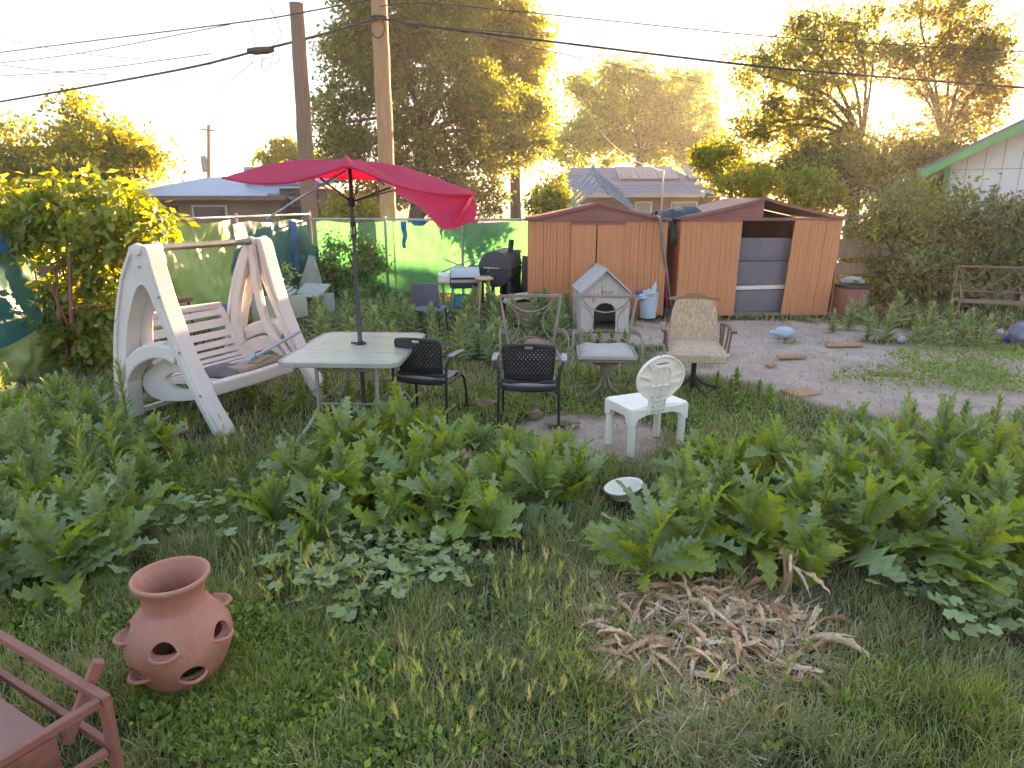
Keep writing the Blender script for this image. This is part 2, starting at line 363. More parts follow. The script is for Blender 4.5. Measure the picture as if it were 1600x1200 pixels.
def shed(label, loc, rz, w, eave, peak, depth, openx=None, leanL=0, leanR=0):
    t = thing('garden_shed', label, 'shed', loc, rz, 'metal garden sheds')
    hw = w / 2
    def pan(x0, x1, y, lean=0, nr_=2, z1=eave, nm='wall_panel', z0=.03):
        mb = MB(); ribbed(mb, x0, x1, y, z0, z1, nr_, .006 if nm == 'door' else .009, lean); return mb.build(nm, WOODPRINT, t)
    if openx is None:
        dw = .44
        for i, (a, b_) in enumerate(((-hw, -hw + .27), (-hw + .272, -hw + .50), (-hw + .502, -dw - .025), (dw - .02, dw + .28), (dw + .282, hw - .26), (hw - .258, hw))): pan(a, b_, 0)
        pan(-dw - .02, -.022, -.03, 0, 1, eave - .045, 'door'); pan(.0, dw, -.03, 0, 1, eave - .045, 'door')
        MB().box((0, -.035, eave - .025), (2 * dw + .06, .03, .035)).build('door_track', MAROON, t)
        for s_ in (-1, 1): MB().box((s_ * .06 - .01, -.05, eave * .52), (.022, .02, .12)).build('door_handle', BLACKM, t, bevel=.004)
    else:
        a0, a1 = openx
        for i in range(3): q = (a0 + hw) / 3; pan(-hw + q * i, -hw + q * (i + 1) - .003, 0, leanL * (i + .4) / 3, 2)
        for i in range(3): q = (hw - a1) / 3; pan(a1 + q * i, a1 + q * (i + 1) - .003, -.03 if i == 0 else 0, leanR, 2)
        MB().box((0, -.01, eave + .025), (w, .05, .05)).build('header', MAROON, t)
        MB().box((0, .03, .05), (w, .06, .05)).build('sill', OLDWOOD, t)
    for s in (-1, 1):
        mb = MB(); vs = []
        n = 5
        for i in range(n):
            y0 = .02 + (depth - .02) * i / n; y1 = .02 + (depth - .02) * (i + 1) / n - .003
            mb.box((s * (hw - .015), (y0 + y1) / 2, eave / 2 + .02), (.012 + .004 * (i % 2), y1 - y0, eave - .04))
        mb.build('side_wall', WOODPRINT, t)
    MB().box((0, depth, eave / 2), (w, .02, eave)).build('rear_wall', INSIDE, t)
    # gable fronts, slightly bowed roof sheets with overhang
    def rz_(x): u = abs(x) / hw; return peak + (eave + .035 - peak) * (u ** .86)
    out = [(-hw, eave + .002)] + [(x, rz_(x) - .012) for x in np.linspace(-hw + .02, hw - .02, 17)] + [(hw, eave + .002)]
    if openx is None:
        MB().extr(out, [], .016, Matrix.Translation((0, -.012, 0))).build('gable', MAROON, t)
    else:
        left = [(-hw, eave + .052)] + [(x, max(rz_(x) - .012, eave + .056)) for x in np.linspace(-hw + .03, .0, 10)] + [(.0, eave + .052)]
        MB().extr(left, [], .016, Matrix.Translation((0, -.012, 0))).build('gable', MAROON, t)
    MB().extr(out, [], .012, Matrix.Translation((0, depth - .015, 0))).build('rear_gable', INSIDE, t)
    for s in (-1, 1):
        mb = MB()
        def rf(u, v): x = s * (hw + .05) * u; return (x, -.05 + (depth + .09) * v, rz_(min(abs(x), hw)) + .006 - (.02 if abs(x) > hw else 0))
        mb.grid(rf, 12, 6); mb.build('roof_sheet', MAROON, t, smooth=True, thick=.012)
        tr = MB().sweep([(s * x, -.058, rz_(min(x, hw)) + .002) for x in np.linspace(0, hw + .05, 9)], .02, .05, (0, 0, 1)); tr.build('roof_trim', MAROON, t)
    return t
s1 = shed('closed woodgrain metal shed with maroon gable behind the dog house', (1.49, 12.0, 0), R(-2), 2.43, 1.66, 1.97, 2.0)
s2 = shed('open woodgrain metal shed with missing doors and grey panels stacked inside', (4.33, 11.95, 0), R(1), 2.82, 1.68, 2.05, 2.1, (-.34, .56), -.03, -.09)
bpn = thing('stacked_panels', 'grey plastic panels stacked across the open shed doorway', 'panels', (4.33, 12.12, 0), R(1))
for i, (z0, z1, dx, nm) in enumerate(((.06, .47, 0, 'lower_panel'), (.55, .97, -.02, 'middle_panel'), (.975, 1.38, .02, 'upper_panel'))):
    MB().box((.08 + dx, .02 * i, (z0 + z1) / 2), (1.25, .09, z1 - z0), (0, R(-.8 + .5 * i), 0)).build(nm, GREYBIN, bpn, bevel=.02)
MB().box((.08, -.02, .512), (1.2, .1, .07), (0, R(-1.2), 0)).build('white_board', WHITEPL, bpn, bevel=.008)
MB().tube(spline([(-.35, -.07, 1.12), (0, -.07, 1.03), (.45, -.07, 1.1)], 6), .006, 6).build('hanging_wire', CABLEG, bpn)

# ------------------------------------------------------------------ utility poles
def pole(label, a, b_, r0, r1, m, cracks, seed):
    t = thing('utility_pole', label, 'pole', (a.x, a.y, 0)); mb = MB(); pts = []; rs = []
    rr = random.Random(seed)
    for i in range(25):
        u = i / 24; p = Vector((0, 0, -.05)).lerp(b_ - Vector((a.x, a.y, 0)), u); pts.append(p + Vector((rr.uniform(-.008, .008), rr.uniform(-.008, .008), 0))); rs.append((r0 + (r1 - r0) * u) * rr.uniform(.985, 1.015))
    mb.tube(pts, rs, 18); mb.build('shaft', m, t, smooth=True, ang=60); return t
PB1 = Vector((-5.05, 17.2, 0)); PT1 = D(463, 5, 17.0)
PB2 = Vector((-2.78, 15.6, 0)); PT2 = D(588, -90, 15.4)
p1 = pole('old weathered grey utility pole with rounded top behind the fence corner', PB1, PT1, .215, .15, POLE1, 1, 1)
p2 = pole('newer tan utility pole rising behind the red umbrella', PB2, PT2, .185, .165, POLE2, 0, 2)
cz = D(592, 28, 15.4)
MB().tube([Vector((math.cos(a) * .175, math.sin(a) * .175 , cz.z)) + Vector((cz.x - PB2.x, cz.y - PB2.y, 0)) for a in np.linspace(0, 6.28, 18)[:-1]], .02, 6, closed=True).build('cable_clamp', BLACKM, p2)
MB().tube([Vector((cz.x - PB2.x + .14 * math.cos(a), cz.y - PB2.y - .2, cz.z - .22 + .2 * math.sin(a))) for a in np.linspace(0, 6.28, 20)[:-1]], .012, 6, closed=True).build('cable_loop', CABLE, p2)
MB().box((.12, -.155, 2.0), (.10, .012, .09)).build('pole_tag', mat('yellow_tag', (.6, .38, .03), rough=.5), p2)
dp = thing('utility_pole', 'thin distant utility pole with transformer beyond the blue roofed house', 'pole', (-27.2, 62, 0))
dt = D(326, 195, 62)
MB().tube([(0, 0, 0), (dt.x + 27.2, 0, dt.z)], [.2, .14], 8).build('shaft', POLE1, dp, smooth=True)
MB().bar((dt.x + 27.2 - .7, -.1, dt.z - .4), (dt.x + 27.2 + .5, -.1, dt.z - .5), .1, .12).build('crossarm', POLE1, dp)
MB().lathe([(0, -.75), (.24, -.72), (.26, .5), (.2, .62), (0, .66)], 12, Matrix.Translation(((dt.x + 27.2) * .62 - .36, -.1, dt.z * .62))).build('transformer', mat('transformer_grey', (.25, .27, .3), rough=.5), dp, smooth=True)
MB().lathe([(.05, 0), (.05, .2), (.0, .24)], 8, Matrix.Translation((dt.x + 27.2 - .3, -.1, dt.z - .35))).build('insulator', WHITEPL, dp)

# ------------------------------------------------------------------ overhead cables
def cable(label, pts, r, m=CABLE, sag=None):
    P = [D(px, py, Y) for px, py, Y in pts]
    o = MB().tube(spline(P, 7), r * .75, 5).build('overhead_cable', m, None, smooth=True)
    return tag(o, label, 'cable', 'overhead cables')
cable('thick black bundled cable sagging left from the tan pole', [(-40, 166, 25), (150, 133, 22), (300, 105, 20), (400, 80, 18.5), (500, 55, 16.6), (592, 28, 15.15)], .042)
cable('thick black cable running right across the sky from the tan pole', [(592, 28, 15.15), (660, 40, 15.2), (860, 65, 15), (1180, 103, 14.6), (1400, 122, 14.2), (1640, 140, 14)], .03)
cable('upper cable crossing the old grey pole top at left', [(-40, 87, 25), (150, 63, 22), (390, 33, 18), (470, 20, 16.6), (560, 3, 15.6), (594, -4, 15.15)], .022)
cable('second upper cable at left joining the upper cable', [(-40, 102, 25), (120, 84, 22), (360, 38, 18.4)], .016)
cable('faint middle cable at left merging with the thick bundle', [(-40, 121, 25), (120, 111, 22), (270, 92, 20), (330, 84, 19.4)], .016)
cable('tan thin drop cable curving down from upper left edge', [(-40, 52, 22), (60, 72, 21), (140, 85, 20.4), (235, 93, 20.4)], .011, CABLEG)
cable('lower tan drop cable curving from the left edge', [(-40, 95, 20), (60, 109, 20), (170, 117, 21.5)], .014, CABLEG)
cable('topmost thin cable running right from the tan pole', [(594, 10, 15.15), (660, 5, 15.3), (830, 20, 15), (1180, 55, 14.6), (1400, 70, 14.2), (1640, 83, 14)], .014)
cable('thin cable just above the thick right hand cable', [(640, 38, 15.3), (860, 57, 15.2), (1180, 90, 15), (1420, 108, 14.6)], .008)
cable('faint pale cable between topmost and thick right hand cables', [(830, 49, 15.6), (1000, 63, 15.6), (1200, 78, 15.6), (1640, 103, 15.6)], .006, CABLEG)
cable('cable descending right behind the rounded middle tree', [(700, 45, 16), (860, 80, 20), (1050, 120, 28), (1180, 142, 34)], .016)
cable('straight drop cable slanting down left behind the yellow tree', [(350, 90, 19), (225, 150, 26), (90, 200, 34)], .012, CABLEG)
cable('drop cable slanting down left from the splice box', [(395, 97, 18.6), (330, 145, 26), (222, 203, 36)], .013, CABLEG)
cable('white service drop reaching the grey roofed house', [(905, 150, 20), (945, 213, 25), (990, 250, 31), (1036, 267, 35.3)], .014, mat('white_service_cable', (.6, .58, .55), rough=.6))
cable('thin guy wire slanting from the tan pole towards its base', [(1180 - 575, 330, 15.4), (600, 290, 15.35), (575, 180, 15.3), (600, 120, 15.3)], .006, CABLEG)
sb = thing('splice_box', 'black splice closure with looped wires hanging from the cable bundle', 'splice box', D(407, 79, 18.35))
MB().lathe([(0, -.36), (.07, -.34), (.09, -.1), (.09, .2), (.05, .36), (0, .38)], 10, Matrix.Rotation(R(90), 4, 'Y') @ Matrix.Rotation(R(12), 4, 'X')).build('case', BLACKM, sb, smooth=True)
for i, (dx, dz, r) in enumerate(((-.1, -.25, .14), (.1, -.3, .12), (.35, -.18, .1))):
    MB().tube([(dx + r * math.cos(a), .02 * i, dz + r * 1.1 * math.sin(a)) for a in np.linspace(0, 6.28, 16)[:-1]], .008, 5, closed=True).build('wire_loop', CABLE, sb)
MB().tube(spline([(-.1, 0, .1), (-.2, .1, .5), (-.25, -.2, .75)], 5), .008, 5).build('tail_wire', CABLE, sb)
MB().tube(spline([(.3, 0, .1), (.55, .0, .35), (.5, -.5, .85)], 5), .008, 5).build('tail_wire', CABLE, sb)
sb2 = thing('splice_box', 'small black splice case beside the tan pole on the right', 'splice box', D(645, 38, 15.15))
MB().lathe([(0, -.17), (.05, -.15), (.06, .1), (0, .18)], 10, Matrix.Rotation(R(100), 4, 'Y')).build('case', BLACKM, sb2, smooth=True)

# ------------------------------------------------------------------ houses
hl = thing('house', 'weathered tan house with blue metal roof beyond the left fence', 'house', (-10, 22, 0))
def HP(px, py, Y): p = D(px, py, Y); return (p.x + 10, p.y - 22, p.z)
TAN = mat('weathered_tan_siding', (.36, .24, .17), (.26, .19, .145), rough=.9, scale=1.2, bump=.2, c3=(.20, .17, .15), s3=.8, t3=.52, w3=.25)
BLUEROOF = mat('blue_grey_metal_roof', (.16, .25, .40), (.12, .20, .33), rough=.4, scale=1, stretch=(6, 1, 1), bump=.1)
xl, xr = D(205, 310, 22).x + 10, D(438, 310, 22).x + 10
MB().box(((xl + xr) / 2 + .2, 3, 1.05), (xr - xl - .5, 6, 2.1)).build('wall', TAN, hl)
rf = MB(); nsh = 9
for i in range(nsh):
    a = xl - .3 + (xr - xl + .7) * i / nsh; b2 = xl - .3 + (xr - xl + .7) * (i + 1) / nsh - .012
    rf = MB(); rf.add([(a, -.55, 2.17), (b2, -.55, 2.17), (b2, 6.5, 2.95), (a, 6.5, 2.95), (a, -.55, 2.12), (b2, -.55, 2.12), (b2, 6.5, 2.9), (a, 6.5, 2.9)], [(0, 1, 2, 3), (7, 6, 5, 4), (0, 4, 5, 1), (2, 6, 7, 3), (1, 5, 6, 2), (0, 3, 7, 4)]); rf.build('roof_sheet', BLUEROOF, hl)
MB().box(((xl + xr) / 2, -.58, 2.1), (xr - xl + .7, .04, .14)).build('fascia', mat('rust_fascia', (.26, .14, .1), rough=.8), hl)
wa, wb_ = HP(300, 322, 22), HP(357, 340, 22)
wnd = MB().box(((wa[0] + wb_[0]) / 2, -.02, (wa[2] + wb_[2]) / 2), (wb_[0] - wa[0], .06, .42)).build('window', WHITEFRAME, hl)
MB().box(((wa[0] + wb_[0]) / 2, -.06, (wa[2] + wb_[2]) / 2), (wb_[0] - wa[0] - .14, .03, .32)).build('pane', GLASSDK, wnd)
MB().box((HP(273, 326, 22)[0], -.02, HP(273, 326, 22)[2]), (.2, .06, .16)).build('vent', mat('dark_red_vent', (.2, .06, .05)), hl)
x2, x3 = D(436, 310, 22).x + 10, D(498, 310, 22).x + 10
MB().box(((x2 + x3) / 2, 1.2, 1.2), (x3 - x2, 2.2, 2.4)).build('lean_to_wall', mat('grey_brown_boards', (.30, .25, .23), (.22, .17, .15), rough=.9, stretch=(8, 1, 1)), hl)
for i in range(7): MB().box((x2 + .12 + i * (x3 - x2 - .2) / 6, .07, 1.3), (.1, .03, 1.9)).build('rust_strip', mat('rust_red_strip', (.24, .10, .075), rough=.9), hl)
MB().box(((x2 + x3) / 2, 1.0, 2.62), (x3 - x2 + .5, 3.0, .10), (R(5), 0, 0)).build('lean_to_roof', BLUEROOF, hl)
MB().box((x2 + .55, .06, 1.55), (.75, .06, .6)).build('opening_shade_panel', mat('opening_shade', (.02, .018, .02)), hl)  # near-black panel on the wall, painted as the shade inside a doorway
MB().bar((x2 - .2, -.4, 2.2), (x3 + .2, -.4, 2.0), .12, .08).build('beam', OLDWOOD, hl)
ch = MB().box((D(412, 264, 26).x + 10, 4, D(412, 264, 26).z - .4), (1.1, 1, .9)).build('roof_vent_box', mat('pale_stucco', (.5, .47, .42)), hl)

hh = thing('house', 'dark sided house with grey shingle roof and solar panels behind the sheds', 'house', (4, 36, 0))
DARKSID = mat('dark_lap_siding', (.13, .105, .12), (.10, .08, .095), rough=.8, scale=2, stretch=(1, 1, 8), bump=.1)
SHING = mat('grey_shingle', (.15, .19, .27), (.10, .13, .19), rough=.95, scale=3, stretch=(3, 1, 1), bump=.5, bscale=20)
x0 = D(835, 300, 36).x - 4; x1 = D(1135, 300, 36).x - 4; ze = D(950, 304, 36).z; zr = D(950, 262, 40).z
MB().box(((x0 + x1) / 2, 4, ze / 2), (x1 - x0 - .6, 8, ze)).build('wall', DARKSID, hh)
for k in range(8):
    z = .25 * k + .7
    if z < ze: MB().box(((x0 + x1) / 2, -.012, z), (x1 - x0 - .58, .03, .03)).build('lap_board', DARKSID, hh)
rw = MB(); hip = 2.2
nrow = 10
for i in range(nrow):
    u0, u1 = i / nrow, (i + 1) / nrow; e = .012
    xa0, xa1 = x0 + hip * u0, x1 - hip * u0; xb0, xb1 = x0 + hip * u1, x1 - hip * u1
    ya, yb = -.5 + 4.5 * u0, -.5 + 4.5 * u1; za, zb = ze + (zr - ze) * u0, ze + (zr - ze) * u1
    rw = MB(); rw.add([(xa0, ya, za + .03), (xa1, ya, za + .03), (xb1, yb, zb + .012), (xb0, yb, zb + .012), (xa0, ya, za - .02), (xa1, ya, za - .02), (xb1, yb, zb - .03), (xb0, yb, zb - .03)], [(0, 1, 2, 3), (0, 4, 5, 1), (4, 7, 6, 5), (1, 5, 6, 2), (0, 3, 7, 4), (2, 6, 7, 3)]); rw.build('shingle_course', SHING, hh)
rb = MB(); rb.add([(x0, -.5, ze), (x0 + hip, 4, zr), (x0, 8.5, ze), (x1, -.5, ze), (x1 - hip, 4, zr), (x1, 8.5, ze)], [(0, 1, 2), (3, 5, 4), (1, 4, 5, 2)]); rb.build('roof_rear', SHING, hh)
MB().box(((x0 + x1) / 2, -.56, ze - .06), (x1 - x0 + .1, .12, .16)).build('gutter', mat('cream_gutter', (.52, .48, .42), rough=.5), hh)
for (pa, pb, qa, qb) in ((966, 1060, 263, 277), (1074, 1118, 263, 276)):
    for k in range(3 if pb - pa > 60 else 2):
        kk = 3 if pb - pa > 60 else 2
        xa = D(pa + (pb - pa) * k / kk, 270, 38).x - 4 + .02; xb = D(pa + (pb - pa) * (k + 1) / kk, 270, 38).x - 4 - .02
        u0, u1 = .45, .93; sp = MB(); yy = lambda u: -.5 + 4.5 * u; zz = lambda u: ze + (zr - ze) * u + .16
        sp.add([(xa, yy(u0), zz(u0)), (xb, yy(u0), zz(u0)), (xb, yy(u1), zz(u1)), (xa, yy(u1), zz(u1)), (xa, yy(u0), zz(u0) - .06), (xb, yy(u0), zz(u0) - .06), (xb, yy(u1), zz(u1) - .06), (xa, yy(u1), zz(u1) - .06)], [(0, 1, 2, 3), (0, 4, 5, 1), (4, 7, 6, 5), (1, 5, 6, 2), (0, 3, 7, 4), (2, 6, 7, 3)])
        sp.build('solar_panel', mat('solar_cells', (.06, .07, .10), (.045, .05, .08), rough=.3, bump=0, spec=.5), hh)
vp = D(1096, 270, 37)
MB().tube([(vp.x - 4, 1.2, ze + .4), (vp.x - 4, 1.2, ze + 1.15)], .07, 8).build('vent_pipe', BLACKM, hh)
mp_ = D(1036, 266, 35.4)
MB().tube([(mp_.x - 4, -.7, 0), (mp_.x - 4, -.7, mp_.z)], .045, 8).build('service_mast', GALV, hh)
for (pa, pb) in ((992, 1019), (1048, 1090)):
    xa, xb = D(pa, 315, 36).x - 4, D(pb, 315, 36).x - 4
    w_ = MB().box(((xa + xb) / 2, -.03, 1.45), (xb - xa, .08, 1.1)).build('window', WHITEFRAME, hh)
    MB().box(((xa + xb) / 2, -.08, 1.45), (xb - xa - .16, .03, .94)).build('pane', mat('bright_window', (.25, .33, .34), (.2, .27, .28), rough=.1, bump=0), w_)

# white garage with green trim
gr = thing('garage', 'white board sided garage with bright green roof trim at right', 'garage', (*D(1474, 320, 14.5).xy, 0), R(-33))
gx0 = 0.0; ez = D(1474, 250, 14.5).z; slope = .52; gw = 6.6
WHITESID = mat('white_panel_siding', (.80, .78, .77), (.72, .70, .70), rough=.7, scale=1.5, stretch=(3, 3, .4), bump=.12, c3=(.55, .54, .55), s3=1, t3=.6, w3=.2)
zx = lambda x: ez + slope * min(x - gx0, gx0 + gw - x)
nb_ = 22
for i in range(nb_):
    a = gx0 + gw * i / nb_; b2 = gx0 + gw * (i + 1) / nb_ - .012
    for (zlo, zhi) in ((0, 2.62), (2.632, 99)):
        za, zb = min(zhi, zx(a)), min(zhi, zx(b2))
        if max(za, zb) <= zlo + .02: continue
        za, zb = max(za, zlo + .002), max(zb, zlo + .002)
        m_ = MB(); y = .0; m_.add([(a, 0, zlo), (b2, 0, zlo), (b2, 0, zb), (a, 0, za), (a, .04, zlo), (b2, .04, zlo), (b2, .04, zb), (a, .04, za)], [(0, 1, 2, 3), (5, 4, 7, 6), (0, 4, 5, 1), (2, 6, 7, 3), (1, 5, 6, 2), (0, 3, 7, 4)]); m_.build('siding_board', WHITESID, gr)
MB().extr([(gx0 + .01, 0), (gx0 + gw - .01, 0), (gx0 + gw - .01, ez - .02), (gx0 + gw / 2, zx(gx0 + gw / 2) - .03), (gx0 + .01, ez - .02)], [], .02, Matrix.Translation((0, .06, 0))).build('backing_wall', mat('groove_backing', (.42, .42, .43)), gr)
MB().box((gx0 + .02, 3.5, ez / 2), (.06, 7, ez)).build('side_wall', WHITESID, gr)
MB().box((gx0 - .03, -.03, ez / 2 - .1), (.09, .10, ez - .05)).build('corner_board', GREENTRIM, gr, bevel=.005)
for s in (0, 1):
    p = (gx0 - .5, ez - .36) if s == 0 else (gx0 + gw + .5, ez - .36); q = (gx0 + gw / 2, ez + slope * gw / 2 - .01)
    MB().bar((p[0], -.42, p[1] + .08), (q[0], -.42, q[1] + .08), .05, .2).build('rake_board', GREENTRIM, gr)
    r_ = MB(); r_.add([(p[0], -.45, p[1] + .19), (q[0], -.45, q[1] + .19), (q[0], 7.4, q[1] + .19), (p[0], 7.4, p[1] + .19), (p[0], -.45, p[1] + .13), (q[0], -.45, q[1] + .13), (q[0], 7.4, q[1] + .13), (p[0], 7.4, p[1] + .13)], [(0, 1, 2, 3), (0, 4, 5, 1), (4, 7, 6, 5), (1, 5, 6, 2), (0, 3, 7, 4), (2, 6, 7, 3)])
    r_.build('roof_slope', SHING, gr)
    MB().box((p[0], 3.5, p[1] + .02), (.04, 7.9, .16)).build('eave_fascia', GREENTRIM, gr)

# ------------------------------------------------------------------ fences and tarps
FA = Vector((-6.6, 4.6, 0)); FB = Vector((-4.35, 14.9, 0)); FCn = Vector((.6, 14.3, 0))
def fence(label, A, B, h, n, mesh_=True):
    t = thing('chain_link_fence', label, 'fence', tuple(A)); d = B - A; Ln = d.length; u = d.normalized()
    for i in range(n + 1):
        p = u * (Ln * i / n); MB().tube([(p.x, p.y, 0), (p.x, p.y, h + .06)], .03, 8).build('post', GALV, t, smooth=True)
    MB().tube([(0, 0, h), tuple(u * (Ln * .5) + Vector((0, 0, h - .01))), tuple(d + Vector((0, 0, h)))], .022, 8).build('top_rail', GALV, t, smooth=True)
    if mesh_:
        mb = MB(); pitch = .075; k = int((Ln + h) / pitch)
        for s in (1, -1):
            for i in range(k):
                a = i * pitch - (h if s == 1 else 0); p0, p1 = a, a + s * h
                z0, z1 = .03, h - .02
                if s == -1: p0, p1 = a, a - h
                def clip(pa, za, pb, zb):
                    if pa > pb: pa, za, pb, zb = pb, zb, pa, za
                    if pb < 0 or pa > Ln: return None
                    if pa < 0: za += (zb - za) * (0 - pa) / (pb - pa); pa = 0
                    if pb > Ln: zb = za + (zb - za) * (Ln - pa) / (pb - pa); pb = Ln
                    return pa, za, pb, zb
                c = clip(p0, z0, p1, z1)
                if c: mb.tube([u * c[0] + Vector((0, 0, c[1])), u * c[2] + Vector((0, 0, c[3]))], .0035, 3, cap=False)
        o = mb.build('chain_link', GALV, t, fixn=False); o['kind'] = 'stuff'
    return t
fence('chain link fence hung with tarps along the left side of the yard', FA, FB, 1.74, 4, False)
fence('chain link fence hung with green tarp behind the grills', FB, FCn, 1.64, 3)
def tarpmat(name, c1, c2, tc, tr=.45):
    return mat(name, c1, c2, rough=.42, scale=2, transl=tr, tcol=tc, bump=.5, bscale=14, spec=.6)
GT1 = tarpmat('green_tarp', (.05, .28, .16), (.035, .20, .12), (.10, .55, .17))
GT2 = tarpmat('teal_tarp', (.008, .16, .15), (.006, .11, .11), (.01, .22, .2), .25)
GT3 = tarpmat('sunlit_green_tarp', (.42, .44, .16), (.30, .38, .14), (.22, .5, .12), .25)  # the sun's yellow is put into the green cloth's base colour
def tarp(label, A, B, z0, z1, m, off, wr=.05, nu=60, nv=26, seed=0, topwave=.05, botwave=.06, name='hanging_tarp', fn=None):
    mb = MB(); u = (B - A); Ln = u.length; u = u.normalized(); nn = Vector((u.y, -u.x, 0))
    def f(a, v):
        s = a * Ln
        top = z1 - topwave * abs(math.sin(a * Ln * 2.2 + seed)) * 1; bot = z0 + botwave * noise.noise((s * 1.1, seed, 0))
        z = bot + (top - bot) * v
        w = wr * (noise.noise((s * 1.3, z * .9 + s * .8, seed)) * 1.3 + .5 * noise.noise((s * 4 + z * 2, z * 2.5 - s, seed + 3)) + .25 * noise.noise((s * 9 - z * 5, z * 5 + s * 3, seed + 7)))
        w *= .25 + .75 * math.sin(math.pi * min(1, max(0, v))) ** .5
        p = A + u * s + nn * (off + w)
        if fn: p = p + fn(a, v)
        return (p.x, p.y, z)
    mb.grid(f, nu, nv); o = mb.build(name, m, None, smooth=True, ang=180, fixn=False); return tag(o, label, 'tarp', 'tarps on the fences')
def FL(t): return FA.lerp(FB, t)
tarp('green tarp coloured sunlit yellow on the left fence behind the swing', FL(.50), FL(.725), .12, 1.70, GT3, .06, .13, 90, 40, 1)
tarp('teal green tarp on the left fence near the corner', FL(.727), FL(.97), .1, 1.66, GT2, .06, .11, 70, 36, 2)
tarp('dark teal tarp at the left edge beside the vine', FL(.16), FL(.40), .05, 1.55, GT2, .06, .10, 80, 40, 4)
tarp('bright blue tarp scrap above the teal tarp at left edge', FL(.12), FL(.335), 1.42, 1.72, BLUETARP, .12, .04, 30, 8, 6)
tarp('pale sheet in place of sunlit patches along the ground at left edge', FL(.13), FL(.34), .0, .55, GT3, .24, .16, 60, 20, 8, .16, 0)  # added pale sheet, stands for sunlit patches on the dark tarp
tarp('glowing green tarp on the back fence left of the poles', FB.lerp(FCn, .02), FB.lerp(FCn, .36), .08, 1.60, GT1, -.08, .10, 60, 34, 9)
tarp('glowing green tarp on the back fence behind the grills', FB.lerp(FCn, .365), FB.lerp(FCn, .99), .08, 1.61, GT1, -.08, .12, 110, 36, 10)
# dark tarp draped between corner posts, blue strip
o = tarp('dark green tarp hanging slack in the fence corner', Vector((-4.75, 13.9, 0)), Vector((-4.05, 14.3, 0)), .0, 1.55, GT2, 0, .12, 30, 24, 12, .5)
def strip(label, p, w, l, m, seed, cat='tarp strip'):
    mb = MB()
    def f(a, v): x = (a - .5) * w * (1 - .5 * v); return (p.x + x + .05 * noise.noise((v * 3, seed, 0)), p.y - .02 + .05 * noise.noise((v * 4, seed, a)), p.z - l * v)
    mb.grid(f, 4, 14); return tag(mb.build('tarp_strip', m, None, smooth=True, ang=180, fixn=False, thick=.004), label, cat, 'tarp strips')
strip('long blue tarp strip hanging in the fence corner', D(457, 346, 13.75), .16, 1.0, BLUETARP, 1)
strip('short torn blue tarp strip right of the tan pole', D(631, 346, 14.45), .13, .55, BLUETARP, 2)
strip('narrow teal tarp strip left of the red umbrella flap', D(690, 352, 14.4), .05, .3, GT2, 3)
strip('crumpled blue tarp strip on top of the back fence', D(655, 345, 14.4), .4, .1, BLUETARP, 5)
# ------------------------------------------------------------------ trees
LEAFC = leafmat('tree_leaves', None, .58, .5, (1.5, 1.35, .4))
LEAFG = leafmat('shrub_leaves', None, .4, .55, (1.3, 1.25, .6))
def leaf_cloud(C, S, n, leaf, cols, seed, droop=.3, aspect=.5):
    """n leaves per cluster; C (k,3) centres, S (k,3) gaussian radii -> vertex, face and colour arrays"""
    r = np.random.default_rng(seed); k = len(C); N_ = k * n
    cen = np.repeat(C, n, 0) + r.normal(size=(N_, 3)).clip(-1.9, 1.9) * np.repeat(S, n, 0)
    d = r.normal(size=(N_, 3)); d[:, 2] -= droop; d /= np.linalg.norm(d, axis=1, keepdims=True)
    q = r.normal(size=(N_, 3)); q[:, 2] *= .6; s = np.cross(d, q); s /= np.linalg.norm(s, axis=1, keepdims=True)
    up = np.cross(s, d)
    L_ = leaf * r.uniform(.65, 1.35, (N_, 1)); w = L_ * aspect * .5
    V = np.stack([cen, cen + d * L_ * .45 + s * w + up * w * .35, cen + d * L_, cen + d * L_ * .45 - s * w + up * w * .35], 1).reshape(-1, 3)
    F = np.arange(N_ * 4).reshape(-1, 4)
    cols = np.array(cols); ci = r.integers(0, len(cols), k); cc = np.repeat(cols[ci], n, 0)
    cj = cols[r.integers(0, len(cols), N_)]; m = r.uniform(0, .6, (N_, 1)); c = (cc * (1 - m) + cj * m) * r.uniform(.75, 1.25, (N_, 1))
    return V, F, np.repeat(c, 4, 0)
